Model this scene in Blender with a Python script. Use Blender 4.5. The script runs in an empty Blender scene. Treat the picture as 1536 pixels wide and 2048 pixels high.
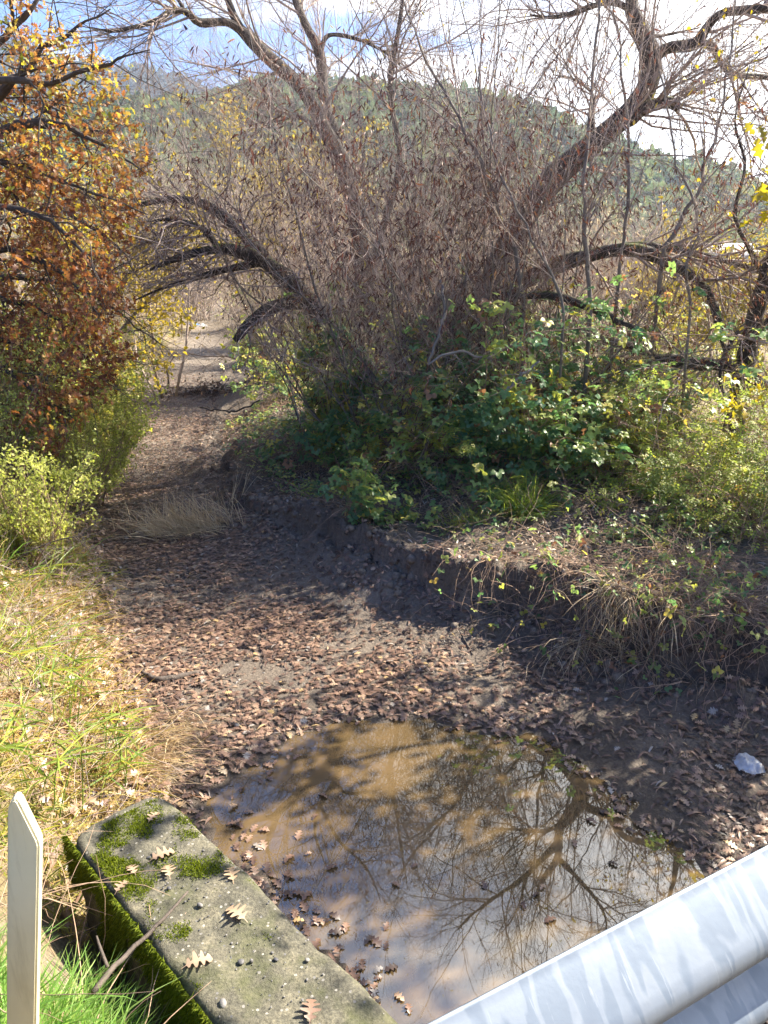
import bpy, math, zlib, numpy as np
from math import radians as rad, sin, cos, pi
SC = bpy.context.scene
COL = SC.collection
rng = np.random.default_rng(11)
def reseed(text):
    global rng
    rng = np.random.default_rng(zlib.crc32(text.encode()))

# ------------------------------------------------------------------ camera
CAM_Z, PITCH, FPX = 2.7, rad(17.4), 1479.0
cd = bpy.data.cameras.new("camera")
cam = bpy.data.objects.new("camera", cd); COL.objects.link(cam)
cam.location = (0, 0, CAM_Z); cam.rotation_euler = (pi/2 - PITCH, 0, 0)
cd.sensor_fit = 'VERTICAL'; cd.sensor_height = 36.0; cd.lens = 36.0*FPX/2048.0
cd.clip_start = 0.05; cd.clip_end = 6000
SC.camera = cam
SC.render.resolution_x, SC.render.resolution_y = 768, 1024

# ------------------------------------------------------------------ light
SUN_EL, SUN_AZ = rad(42), rad(66)                 # azimuth measured from +Y towards +X
sd = np.array([sin(SUN_AZ)*cos(SUN_EL), cos(SUN_AZ)*cos(SUN_EL), sin(SUN_EL)])
ld = bpy.data.lights.new("sun", 'SUN'); ld.energy = 5.0; ld.angle = rad(0.5); ld.color = (1.0, .91, .76)
sun = bpy.data.objects.new("sun", ld); COL.objects.link(sun)
sun.rotation_euler = (pi/2 - SUN_EL, 0, pi - SUN_AZ); sun.location = (20, 16, 30)

SC.view_settings.view_transform = 'Standard'; SC.view_settings.look = 'None'
SC.view_settings.exposure = 2.32; SC.view_settings.gamma = 1.0
SC.render.engine = 'CYCLES'
cy = SC.cycles
cy.max_bounces = 7; cy.diffuse_bounces = 3; cy.glossy_bounces = 3; cy.transmission_bounces = 4
cy.volume_bounces = 0; cy.transparent_max_bounces = 6
cy.sample_clamp_indirect = 6.0
cy.use_denoising = True; cy.caustics_reflective = False; cy.caustics_refractive = False

def node(nt, typ, **kw):
    n = nt.nodes.new(typ)
    for k, v in kw.items():
        if k.startswith('i_'):
            n.inputs[k[2:].replace('_', ' ')].default_value = v
        else:
            setattr(n, k, v)
    return n
def ramp(nt, stops, interp='LINEAR'):
    r = nt.nodes.new('ShaderNodeValToRGB'); cr = r.color_ramp; cr.interpolation = interp
    while len(cr.elements) > 1: cr.elements.remove(cr.elements[-1])
    for i, (p, c) in enumerate(stops):
        e = cr.elements[0] if i == 0 else cr.elements.new(p)
        e.position = p; c = c if len(c) == 4 else (*c, 1)
        e.color = c
    return r
def mixc(nt, fac, a, b, blend='MIX'):
    m = nt.nodes.new('ShaderNodeMix'); m.data_type = 'RGBA'; m.blend_type = blend
    for s, v in ((0, fac), (6, a), (7, b)):
        if hasattr(v, 'is_linked') or hasattr(v, 'links'): nt.links.new(v, m.inputs[s])
        elif isinstance(v, (int, float)): m.inputs[s].default_value = v
        else: m.inputs[s].default_value = v if len(v) == 4 else (*v, 1)
    return m.outputs[2]
def math_n(nt, op, a, b=None, clamp=False):
    m = nt.nodes.new('ShaderNodeMath'); m.operation = op; m.use_clamp = clamp
    for i, v in enumerate((a, b)):
        if v is None: continue
        if isinstance(v, (int, float)): m.inputs[i].default_value = v
        else: nt.links.new(v, m.inputs[i])
    return m.outputs[0]

# world: clear sky with broken cloud
W = bpy.data.worlds.new("World"); SC.world = W; W.use_nodes = True
nt = W.node_tree; nt.nodes.clear(); L = nt.links.new
out = node(nt, 'ShaderNodeOutputWorld'); bg = node(nt, 'ShaderNodeBackground')
sky = node(nt, 'ShaderNodeTexSky', sky_type='NISHITA', sun_disc=False, sun_elevation=SUN_EL, sun_rotation=SUN_AZ,
           altitude=120.0, air_density=1.0, dust_density=1.2, ozone_density=2.0)
tc = node(nt, 'ShaderNodeTexCoord'); sep = node(nt, 'ShaderNodeSeparateXYZ'); L(tc.outputs['Generated'], sep.inputs[0])
zz = math_n(nt, 'ADD', math_n(nt, 'MAXIMUM', sep.outputs[2], 0.0), 0.22)
cx_ = math_n(nt, 'DIVIDE', sep.outputs[0], zz); cy_ = math_n(nt, 'DIVIDE', sep.outputs[1], zz)
cmb = node(nt, 'ShaderNodeCombineXYZ'); L(cx_, cmb.inputs[0]); L(cy_, cmb.inputs[1])
nz = node(nt, 'ShaderNodeTexNoise', i_Scale=1.15, i_Detail=9.0, i_Roughness=.56, i_Distortion=.35); L(cmb.outputs[0], nz.inputs['Vector'])
side = math_n(nt, 'MULTIPLY', sep.outputs[0], 0.34)
msk = math_n(nt, 'ADD', math_n(nt, 'ADD', nz.outputs[0], side), math_n(nt, 'MULTIPLY', math_n(nt, 'SUBTRACT', sep.outputs[1], .75), .22))
mr = ramp(nt, [(.46, (0, 0, 0)), (.57, (1, 1, 1))], 'EASE'); L(msk, mr.inputs[0])
dotn = node(nt, 'ShaderNodeVectorMath', operation='DOT_PRODUCT'); L(tc.outputs['Generated'], dotn.inputs[0]); dotn.inputs[1].default_value = sd
nz2 = node(nt, 'ShaderNodeTexNoise', i_Scale=2.4, i_Detail=6.0); L(cmb.outputs[0], nz2.inputs['Vector'])
g = math_n(nt, 'ADD', math_n(nt, 'MULTIPLY', dotn.outputs['Value'], .62), math_n(nt, 'MULTIPLY', nz2.outputs[0], .75))
cr_ = ramp(nt, [(.25, (1.95, 1.92, 2.0)), (.75, (3.9, 3.8, 3.75)), (1.0, (9, 8.7, 8.4))]); L(g, cr_.inputs[0])
blue = mixc(nt, 1.0, sky.outputs[0], (.17, .31, .55), 'MULTIPLY')
mx = mixc(nt, mr.outputs[0], blue, cr_.outputs[0])
L(mx, bg.inputs[0]); bg.inputs[1].default_value = 0.12; L(bg.outputs[0], out.inputs[0])

# ------------------------------------------------------------------ pixel helpers (photo pixels, 1536 x 2048)
CT, ST = cos(PITCH), sin(PITCH)
def ray(px, py):
    a = (np.asarray(px, float) - 768)/FPX; v = (1024 - np.asarray(py, float))/FPX
    return np.stack([a, CT + v*ST, -ST + v*CT], -1)
def at(px, py, Y):
    d = ray(px, py); t = Y/d[..., 1]
    return np.stack([d[..., 0]*t, d[..., 1]*t, CAM_Z + d[..., 2]*t], -1)
def pts(lst): return np.array([at(*p) for p in lst])
def floor_z(y): return .035 + .020*np.clip(y - 6, 0, 24)
def on_floor(px, py):
    d = ray(px, py); t = CAM_Z/-d[..., 2] if d[..., 2] < -1e-3 else 60.
    for _ in range(30):
        t = .5*t + .5*(floor_z(t*d[..., 1]) - CAM_Z)/min(d[..., 2], -1e-3)
    return np.array([d[0]*t, d[1]*t])

# ------------------------------------------------------------------ numpy noise
def _h(i, j, s):
    n = (i.astype(np.int64)*374761393 + j.astype(np.int64)*668265263 + s*1442695041) & 0x7fffffff
    n = ((n ^ (n >> 13))*1274126177) & 0x7fffffff
    return ((n ^ (n >> 16)) & 0xffff)/65535.0
def vn(x, y, s=0):
    i = np.floor(x); j = np.floor(y); fx = x - i; fy = y - j
    fx = fx*fx*(3 - 2*fx); fy = fy*fy*(3 - 2*fy)
    return (_h(i, j, s)*(1-fx) + _h(i+1, j, s)*fx)*(1-fy) + (_h(i, j+1, s)*(1-fx) + _h(i+1, j+1, s)*fx)*fy
def fbm(x, y, f=1., o=4, s=0):
    r = 0; a = .5; x = np.asarray(x, float)*f; y = np.asarray(y, float)*f
    for k in range(o):
        r = r + a*(vn(x, y, s+k*7) - .5)*2; x = x*2.03 + 3.1; y = y*2.03 + 1.7; a *= .5
    return r
def ss(a, b, x):
    t = np.clip((x - a)/(b - a), 0, 1); return t*t*(3 - 2*t)

# ------------------------------------------------------------------ terrain curves
def curve_floor(lst): return [tuple(on_floor(*p)) for p in lst]
LF = [(9, 3.6), (5, 3.6), (2.3, 2.45), (1.0, 1.75), (.15, 1.42), (-.4, 2.06), (-.92, 2.62)] + curve_floor(
    [(330, 1560), (270, 1400), (230, 1250), (225, 1150), (200, 1050), (215, 950), (235, 850), (275, 770), (335, 715), (362, 680), (375, 645)])
RF = [(14, 3.5), (8, 4.6), (4.2, 4.3)] + curve_floor(
    [(1536, 1445), (1350, 1400), (1080, 1272), (900, 1232), (720, 1150), (560, 1085), (470, 1012), (432, 940), (412, 880), (420, 840), (440, 780), (455, 740), (440, 690), (425, 645)])
l_end = np.array(LF[-1]); r_end = np.array(RF[-1])
dirn = np.array([-.2, 1.0])
LF += [tuple(l_end + dirn*k) for k in (15, 60)]; RF += [tuple(r_end + dirn*k) for k in (15, 60)]
LF = np.array(LF); RF = np.array(RF)
def sdist(x, y, C):                              # signed distance, + on the right-hand side of the curve walked from near to far
    best = np.full(x.shape, 1e9); sg = np.zeros(x.shape)
    for k in range(len(C)-1):
        a, b = C[k], C[k+1]; e = b - a; l2 = e@e
        t = np.clip(((x-a[0])*e[0] + (y-a[1])*e[1])/l2, 0, 1)
        dx = x - a[0] - t*e[0]; dy = y - a[1] - t*e[1]; d = dx*dx + dy*dy
        m = d < best; best = np.where(m, d, best)
        sg = np.where(m, np.sign(e[1]*(x-a[0]) - e[0]*(y-a[1])), sg)
    return np.sqrt(best)*sg
POND = np.array([on_floor(*p)*0 + np.array([ray(*p)[0], ray(*p)[1]])*(CAM_Z/-ray(*p)[2]) for p in
    [(800, 1442), (900, 1462), (1000, 1490), (1090, 1478), (1180, 1540), (1245, 1600), (1240, 1640), (1330, 1690), (1390, 1740), (1480, 1830),
     (1300, 2030), (760, 2075), (735, 1990), (690, 1905), (600, 1835), (540, 1770), (490, 1705), (448, 1640), (450, 1590), (500, 1545), (560, 1512), (600, 1480), (690, 1448)]])
def pond_sd(x, y):                               # + inside
    best = np.full(x.shape, 1e9); ins = np.zeros(x.shape, bool); n = len(POND)
    for k in range(n):
        a, b = POND[k], POND[(k+1) % n]; e = b - a
        t = np.clip(((x-a[0])*e[0] + (y-a[1])*e[1])/(e@e), 0, 1)
        best = np.minimum(best, (x-a[0]-t*e[0])**2 + (y-a[1]-t*e[1])**2)
        c = (a[1] > y) != (b[1] > y)
        with np.errstate(divide='ignore', invalid='ignore'):
            ins ^= c & (x < (b[0]-a[0])*(y-a[1])/(b[1]-a[1] + 1e-12) + a[0])
    return np.sqrt(best)*np.where(ins, 1, -1)
def fields(x, y):
    x = np.asarray(x, float); y = np.asarray(y, float)
    return -sdist(x, y, LF), sdist(x, y, RF)     # dl: + beyond the left foot, dr: + beyond the right foot
def H(x, y, full=False):
    x = np.asarray(x, float); y = np.asarray(y, float)
    dl, dr = fields(x, y)
    near = ss(2.2, 3.2, y + 0*x)
    wob = fbm(x, y, .8, 3, 3)*.34 + fbm(x, y, 2.4, 3, 6)*.24 + fbm(x, y, 6., 3, 9)*.10
    f = floor_z(y) + fbm(x, y, .7, 4, 5)*.045 + fbm(x, y, 5, 3, 15)*.012
    ps = pond_sd(x, y) + fbm(x, y, 3.6, 4, 37)*.12 + .03
    f = np.where(ps > 0, -.012 - .10*ss(0, .5, ps), f*0 + f - .03*ss(.5, 0, -ps)) if True else f
    f = np.where(ps > 0, f, np.maximum(f, .004 + .02*ss(0, .25, -ps)))
    dlw = dl + wob*near*.5
    left = near*(1.35*ss(-.1, 1.9, dlw) + .10*ss(1, 6, dl)*4) + (1-near)*1.18*ss(.2, 1.12, dl)
    far = ss(9, 13, y)
    hs = .43 - .17*ss(6.5, 8.5, y) + .12*far
    w = .12 + 1.1*far + .5*ss(.05, .5, fbm(x, y, .9, 3, 17))
    hs = hs*(1 + .45*fbm(x, y, .75, 3, 23))
    drw = dr + wob
    sc = ss(0, 1, drw/w)
    talus = ss(-.45, .05, drw)*(1-sc)*(.10 + .16*np.clip(fbm(x, y, 2.0, 3, 27) + .2, 0, 1))*(1-far)
    right = np.maximum(hs*sc, talus) + .07*ss(-1.2, 0, dr)*(1-far) + .50*ss(.4, 5.2, dr) + .25*ss(4, 14, dr)
    right = right + sc*(fbm(x, y, 2.2, 4, 21)*.07*ss(3, 0, dr - 1))
    lip = np.exp(-((drw - w*1.2)/.12)**2)*.035*(1-far)
    clod = (fbm(x, y, 11, 3, 41)*.085 + fbm(x, y, 4, 3, 43)*.09)*np.exp(-((drw - .10)/.26)**2)
    h = f + left + right + lip + clod + (left > .1)*fbm(x, y, 1.7, 4, 51)*.06
    h = np.where(y < .2, 1.15 + 0*h, h)
    return (h, dl, dr, ps) if full else h
def Hn(x, y, e=.02):
    n = np.stack([H(x-e, y) - H(x+e, y), H(x, y-e) - H(x, y+e), np.full(np.shape(x), 2*e)], -1)
    return n/np.linalg.norm(n, axis=-1, keepdims=True)
def hit(px, py, t1=60.):                         # where the line of sight of a photo pixel meets the ground
    d = ray(px, py); t = np.linspace(.8, t1, 3000)
    p = d[None]*t[:, None]; z = CAM_Z + p[:, 2]
    k = np.argmax(z < H(p[:, 0], p[:, 1]))
    return np.array([p[k, 0], p[k, 1], float(H(p[k:k+1, 0], p[k:k+1, 1])[0])])

# ------------------------------------------------------------------ mesh building
class MB:
    def __init__(s): s.V = []; s.F = []; s.r = []; s.m = []; s.n = 0
    def add(s, V, F, rnd=None, mi=0):
        V = np.asarray(V, np.float32).reshape(-1, 3)
        if len(V) == 0: return s
        Fs = F if isinstance(F, list) else [F]
        for f in Fs:
            f = np.asarray(f, np.int64)
            if f.size: s.F.append((f + s.n, mi))
        s.V.append(V); s.r.append(np.broadcast_to(np.float32(.5) if rnd is None else np.asarray(rnd, np.float32), (len(V),)))
        s.n += len(V); return s
    def build(s, name, mats, parent=None, smooth=True, loc=None, local=False):
        me = bpy.data.meshes.new(name)
        V = np.concatenate(s.V) if s.V else np.zeros((0, 3), np.float32)
        if loc is None and parent is not None: loc = parent.location
        if loc is not None and not local: V = V - np.array(loc, np.float32)
        me.vertices.add(len(V)); me.vertices.foreach_set('co', V.astype(np.float32).ravel())
        li = np.concatenate([f.ravel() for f, _ in s.F]).astype(np.int32)
        sz = np.concatenate([np.full(len(f), f.shape[1], np.int32) for f, _ in s.F])
        mi = np.concatenate([np.full(len(f), m, np.int32) for f, m in s.F])
        me.loops.add(len(li)); me.loops.foreach_set('vertex_index', li)
        me.polygons.add(len(sz)); st = np.zeros(len(sz), np.int32); st[1:] = np.cumsum(sz)[:-1]
        me.polygons.foreach_set('loop_start', st); me.polygons.foreach_set('material_index', mi)
        if smooth: me.polygons.foreach_set('use_smooth', np.ones(len(sz), bool))
        at_ = me.attributes.new('rnd', 'FLOAT', 'POINT'); at_.data.foreach_set('value', np.concatenate(s.r).astype(np.float32))
        for m in (mats if isinstance(mats, (list, tuple)) else [mats]): me.materials.append(m)
        me.update(calc_edges=True)
        o = bpy.data.objects.new(name, me); COL.objects.link(o)
        if parent is not None: o.parent = parent
        elif loc is not None: o.location = [float(q) for q in loc]
        return o
def tag(o, label=None, cat=None, group=None, kind=None):
    if label: o['label'] = label
    if cat: o['category'] = cat
    if group: o['group'] = group
    if kind: o['kind'] = kind
    return o
def thing(name, label, cat, loc=(0, 0, 0), group=None):
    reseed(label)                                # every plant keeps its own shape whatever is built before it
    o = bpy.data.objects.new(name, None); COL.objects.link(o); o.location = [float(q) for q in loc]
    o.empty_display_size = .1
    return tag(o, label, cat, group)

def nrm(v): return v/np.maximum(np.linalg.norm(v, axis=-1, keepdims=True), 1e-9)
def rdir(n): return nrm(rng.normal(size=(n, 3)))
def tubes(mb, P, R, k=4, rnd=None, mi=0, cap=False):
    P = np.asarray(P, float); R = np.asarray(R, float)
    if P.ndim == 2: P = P[None]; R = R[None]
    N, m, _ = P.shape
    if N == 0: return
    T = np.empty_like(P); T[:, 1:-1] = P[:, 2:] - P[:, :-2]; T[:, 0] = P[:, 1]-P[:, 0]; T[:, -1] = P[:, -1]-P[:, -2]
    T = nrm(T); mean = nrm(P[:, -1]-P[:, 0] + 1e-6)
    ref = np.where(np.abs(mean[:, 2:3]) > .8, np.array([[1., 0, 0]]), np.array([[0, 0, 1.]]))
    U = nrm(ref[:, None] - T*np.sum(ref[:, None]*T, -1, keepdims=True)); Wv = np.cross(T, U)
    a = np.arange(k)*2*pi/k
    V = P[:, :, None] + R[:, :, None, None]*(U[:, :, None]*np.cos(a)[:, None] + Wv[:, :, None]*np.sin(a)[:, None])
    i = np.arange(m-1)[:, None]*k; j = np.arange(k)[None]
    q = np.stack([i+j, i+(j+1) % k, i+k+(j+1) % k, i+k+j], -1).reshape(-1, 4)
    F = (q[None] + (np.arange(N)*m*k)[:, None, None]).reshape(-1, 4)
    Fs = [F]
    if cap:
        base = (np.arange(N)*m*k)[:, None]
        Fs += [base + (m-1)*k + np.arange(k)[None], base + np.arange(k)[::-1][None]]
    r = None if rnd is None else np.repeat(np.asarray(rnd), m*k)
    mb.add(V.reshape(-1, 3), Fs, r, mi)
def resample(P, R, n, wig=0.):
    P = np.asarray(P, float); R = np.asarray(R, float)
    Q = np.vstack([2*P[0]-P[1], P, 2*P[-1]-P[-2]])
    seg = np.linalg.norm(np.diff(P, axis=0), axis=1); cu = np.r_[0, np.cumsum(seg)]
    s = np.linspace(0, cu[-1], n); k = np.clip(np.searchsorted(cu, s, 'right')-1, 0, len(P)-2)
    t = ((s - cu[k])/seg[k])[:, None]
    p0, p1, p2, p3 = Q[k], Q[k+1], Q[k+2], Q[k+3]
    O = .5*(2*p1 + (p2-p0)*t + (2*p0-5*p1+4*p2-p3)*t*t + (3*p1-p0-3*p2+p3)*t**3)
    if wig:
        w = rng.normal(size=O.shape)*wig; w[0] = 0
        O = O + w
    return O, np.interp(s, cu, R)
def grow(S, D, Ln, m=5, wob=.15, up=0., r0=.01, taper=.35):
    N = len(S); P = np.empty((N, m, 3)); P[:, 0] = S; d = nrm(D); st = (np.broadcast_to(Ln, (N,))/(m-1))[:, None]
    for k in range(1, m):
        d = nrm(d + wob*rng.normal(size=(N, 3)) + np.array([0, 0, 1.])*np.broadcast_to(up, (N,))[:, None])
        P[:, k] = P[:, k-1] + d*st
    R = np.broadcast_to(r0, (N,))[:, None]*np.linspace(1, taper, m)[None]
    return P, R
def spawn(P, R, n, t0=.2, t1=1., ang=(30, 60)):
    N, m, _ = P.shape; idx = np.repeat(np.arange(N), n); t = rng.uniform(t0, t1, len(idx))*(m-1)
    k = np.clip(t.astype(int), 0, m-2); f = (t-k)[:, None]
    S = P[idx, k]*(1-f) + P[idx, k+1]*f; T = nrm(P[idx, k+1]-P[idx, k])
    a = np.radians(rng.uniform(ang[0], ang[1], len(idx)))[:, None]
    perp = nrm(np.cross(T, rdir(len(idx))))
    return S, T*np.cos(a) + perp*np.sin(a), R[idx, k]*(1-f[:, 0]) + R[idx, k+1]*f[:, 0]
def frames(D, Nn):
    y = nrm(D); x = nrm(np.cross(y, Nn)); z = np.cross(x, y)
    return np.stack([x, y, z], -1)               # columns
def scatter(mb, tmpl, pos, M, sc, rnd=None, mi=0):
    TV, TF = tmpl; N = len(pos)
    if N == 0: return
    sc = np.broadcast_to(np.asarray(sc, float), (N,))
    V = np.einsum('nij,vj->nvi', M, TV)*sc[:, None, None] + pos[:, None]
    F = [(f[None] + (np.arange(N)*len(TV))[:, None, None]).reshape(-1, f.shape[1]) for f in TF]
    mb.add(V.reshape(-1, 3), F, None if rnd is None else np.repeat(rnd, len(TV)), mi)
def strip(ws, fold=.15, curl=.15, ys=None):
    n = len(ws); ys = np.linspace(0, 1, n) if ys is None else np.asarray(ys)
    V = []; 
    for y, w in zip(ys, ws):
        z = curl*4*y*(1-y)*.5 - curl*y*y*.4
        V += [(-w, y - w*.1, z + fold*w), (0, y, z), (w, y - w*.1, z + fold*w)]
    F = []
    for i in range(n-1):
        a = 3*i; F += [(a, a+1, a+4, a+3), (a+1, a+2, a+5, a+4)]
    return np.array(V, float), [np.array(F)]
OAK = strip([.012, .014, .05, .19, .21, .06, .07, .33, .36, .24, .06, .09, .31, .30, .07, .10, .20, .15, .01], .25, .22, [0, .16, .20, .25, .30, .34, .40, .47, .53, .56, .58, .64, .71, .76, .78, .84, .90, .96, 1])
OAKLO = strip([.02, .20, .07, .34, .10, .31, .08, .03], .22, .22, [0, .22, .36, .52, .65, .78, .90, 1])
OAKMID = strip([.015, .03, .20, .06, .34, .31, .07, .33, .27, .08, .19, .02], .12, .14, [0, .19, .27, .36, .46, .53, .59, .70, .75, .81, .93, 1])
WIL = strip([.01, .075, .085, .055, .005], .3, .25)
OVA = strip([.03, .29, .41, .42, .31, .14, .01], .3, .14, [0, .14, .34, .56, .76, .91, 1])
SML = strip([.02, .3, .25, .02], .3, .15)
def compound(leaf, spots):                       # several leaflets joined to one leaf
    VV = []; FF = []; n = 0
    for (x, y, ang, s) in spots:
        V, F = leaf; c, q = cos(ang), sin(ang)
        R = np.array([[c, -q, 0], [q, c, 0], [0, 0, 1]]); VV.append(V@R.T*s + np.array([x, y, 0])); FF.append(F[0] + n); n += len(V)
    return np.vstack(VV), [np.vstack(FF)]
BRAM = compound(OVA, [(0, .50, 0, .50), (.10, .44, -1.25, .44), (-.10, .44, 1.25, .44)])
BRAM5 = compound(OVA, [(0, .52, 0, .48), (.10, .46, -1.05, .42), (-.10, .46, 1.05, .42), (.10, .30, -2.1, .34), (-.10, .30, 2.1, .34)])
ROSE = compound(SML, [(0, .75, 0, .3), (.02, .6, -1.2, .3), (-.02, .6, 1.2, .3), (.02, .35, -1.3, .28), (-.02, .35, 1.3, .28)])
def blades(mb, S, D, Ln, w, m=5, wob=.08, up=-.12, rnd=None, mi=0):
    P, _ = grow(S, D, Ln, m, wob, up); N = len(P)
    d = nrm(P[:, -1]-P[:, 0]); sd_ = nrm(np.cross(d, rdir(N)))
    wd = np.broadcast_to(w, (N,))[:, None]*np.array([.7, 1, .85, .55, .06] if m == 5 else np.linspace(1, .06, m))[None]
    V = np.stack([P - sd_[:, None]*wd[..., None]*.5, P + sd_[:, None]*wd[..., None]*.5], 2)
    i = np.arange(m-1)*2; q = np.stack([i, i+1, i+3, i+2], -1)
    F = (q[None] + (np.arange(N)*m*2)[:, None, None]).reshape(-1, 4)
    mb.add(V.reshape(-1, 3), F, None if rnd is None else np.repeat(rnd, 2*m), mi)

# ------------------------------------------------------------------ materials
MATS = {}
def new_mat(name):
    m = bpy.data.materials.new(name); m.use_nodes = True; t = m.node_tree; t.nodes.clear()
    o = node(t, 'ShaderNodeOutputMaterial'); MATS[name] = m
    return m, t, o
def leafmat(name, stops, trans=.35, rough=.5, spec=.35):
    m, t, o = new_mat(name); l = t.links.new
    a = node(t, 'ShaderNodeAttribute', attribute_name='rnd'); r = ramp(t, stops); l(a.outputs['Fac'], r.inputs[0])
    p = node(t, 'ShaderNodeBsdfPrincipled', i_Roughness=rough); p.inputs['Specular IOR Level'].default_value = spec
    tr = node(t, 'ShaderNodeBsdfTranslucent'); mx = node(t, 'ShaderNodeMixShader', i_Fac=trans)
    g = node(t, 'ShaderNodeNewGeometry'); n = node(t, 'ShaderNodeTexNoise', i_Scale=60.0, i_Detail=3.0); l(g.outputs['Position'], n.inputs['Vector'])
    c = mixc(t, math_n(t, 'MULTIPLY', n.outputs[0], .55), r.outputs[0], (.35, .33, .3), 'MULTIPLY')
    l(c, p.inputs['Base Color'])
    hs = node(t, 'ShaderNodeHueSaturation', i_Saturation=1.12, i_Value=1.5); l(r.outputs[0], hs.inputs['Color']); l(hs.outputs[0], tr.inputs['Color'])
    l(p.outputs[0], mx.inputs[1]); l(tr.outputs[0], mx.inputs[2]); l(mx.outputs[0], o.inputs[0])
    return m
def bark(name, c1, c2, scale=14., bump=.5, moss=None):
    m, t, o = new_mat(name); l = t.links.new
    g = node(t, 'ShaderNodeNewGeometry')
    mp = node(t, 'ShaderNodeMapping'); mp.inputs['Scale'].default_value = (1, 1, .35); l(g.outputs['Position'], mp.inputs[0])
    n = node(t, 'ShaderNodeTexNoise', i_Scale=scale, i_Detail=8.0, i_Roughness=.65, i_Distortion=.4); l(mp.outputs[0], n.inputs['Vector'])
    a = node(t, 'ShaderNodeAttribute', attribute_name='rnd')
    f = math_n(t, 'ADD', math_n(t, 'MULTIPLY', n.outputs[0], .8), math_n(t, 'MULTIPLY', a.outputs['Fac'], .4))
    r = ramp(t, [(.35, c1), (.85, c2)]); l(f, r.inputs[0]); colr = r.outputs[0]
    if moss:
        n2 = node(t, 'ShaderNodeTexNoise', i_Scale=3.0, i_Detail=4.0); l(g.outputs['Position'], n2.inputs['Vector'])
        s = node(t, 'ShaderNodeSeparateXYZ'); l(g.outputs['Normal'], s.inputs[0])
        mm = ramp(t, [(.72, (0, 0, 0)), (.85, (1, 1, 1))]); l(math_n(t, 'ADD', n2.outputs[0], math_n(t, 'MULTIPLY', s.outputs[2], .28)), mm.inputs[0])
        colr = mixc(t, mm.outputs[0], colr, moss)
    p = node(t, 'ShaderNodeBsdfPrincipled', i_Roughness=.85); l(colr, p.inputs['Base Color'])
    b = node(t, 'ShaderNodeBump', i_Strength=bump, i_Distance=.02); l(n.outputs[0], b.inputs['Height']); l(b.outputs[0], p.inputs['Normal'])
    l(p.outputs[0], o.inputs[0]); return m

M_bark_dark = bark('dark_bark', (.018, .014, .011), (.072, .056, .043), 10, .8, (.09, .10, .015))
M_bark_grey = bark('grey_bark', (.07, .058, .048), (.30, .26, .22), 16, .5)
M_twig = bark('twig_bark', (.15, .112, .094), (.50, .40, .345), 20, .1)
M_twig_pink = bark('pinkish_twig_bark', (.20, .15, .12), (.52, .42, .34), 20, .1)
M_cane = bark('cane_bark', (.12, .075, .05), (.44, .30, .20), 20, .1)
M_oakbark = bark('oak_bark', (.022, .017, .014), (.09, .07, .055), 18, .6)
M_dryleaf = leafmat('dead_willow_leaf', [(0, (.05, .022, .018)), (.45, (.13, .055, .04)), (.75, (.20, .10, .06)), (.93, (.30, .19, .09)), (1, (.42, .33, .08))], .35)
M_willow_yel = leafmat('yellow_willow_leaf', [(0, (.30, .27, .05)), (.6, (.45, .36, .05)), (1, (.30, .20, .06))], .45)
M_oakleaf = leafmat('autumn_oak_leaf', [(0, (.085, .034, .018)), (.30, (.20, .08, .040)), (.52, (.31, .135, .055)), (.72, (.42, .26, .09)), (.88, (.48, .37, .075)), (1, (.26, .29, .06))], .42)
M_litter = leafmat('fallen_leaf', [(0, (.034, .025, .022)), (.22, (.085, .055, .044)), (.45, (.18, .108, .076)), (.65, (.28, .178, .125)), (.85, (.40, .28, .19)), (.96, (.46, .32, .14)), (1, (.34, .31, .28))], .12, .45, .5)
M_bram = leafmat('bramble_leaf', [(0, (.09, .19, .09)), (.28, (.15, .27, .10)), (.5, (.26, .36, .11)), (.72, (.43, .46, .11)), (.9, (.56, .50, .12)), (.94, (.36, .20, .10)), (1, (.22, .11, .06))], .42, .42, .5)
M_rose = leafmat('rose_leaf', [(0, (.14, .19, .05)), (.5, (.30, .35, .08)), (.85, (.50, .48, .10)), (1, (.40, .25, .09))], .45)
M_bush = leafmat('small_bush_leaf', [(0, (.20, .25, .05)), (.5, (.42, .46, .11)), (1, (.62, .60, .22))], .48)
M_yellow = leafmat('yellow_leaf', [(0, (.22, .20, .04)), (.5, (.42, .33, .05)), (1, (.5, .38, .10))], .45)
M_grass = leafmat('green_grass_blade', [(0, (.10, .20, .04)), (.5, (.20, .36, .08)), (1, (.36, .46, .15))], .45, .4)
M_bankgrass = leafmat('bank_grass_blade', [(0, (.10, .12, .03)), (.3, (.26, .28, .05)), (.5, (.46, .39, .10)), (.75, (.52, .38, .15)), (1, (.26, .15, .08))], .35, .5)
M_straw = leafmat('straw_blade', [(0, (.28, .20, .12)), (.5, (.54, .42, .26)), (1, (.68, .57, .38))], .25, .5)
M_sedge = leafmat('sedge_bract', [(0, (.10, .19, .05)), (.5, (.24, .32, .06)), (1, (.42, .40, .09))], .4, .4)
M_moss = leafmat('moss', [(0, (.06, .085, .012)), (.5, (.14, .18, .018)), (1, (.26, .29, .03))], .3, .9, .1)
M_hilltree = leafmat('hill_tree_leaf', [(0, (.05, .085, .04)), (.4, (.10, .15, .055)), (.75, (.18, .22, .075)), (1, (.30, .27, .10))], .2, .7, .1)

M_ridgetree_shade = leafmat('ridge_leaf_cloud_shade', [(0, (.018, .030, .028)), (.6, (.035, .052, .042)), (1, (.06, .075, .05))], .15, .8, .1)  # evergreen leaf tone with cloud shadow darkened into the colour

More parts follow.
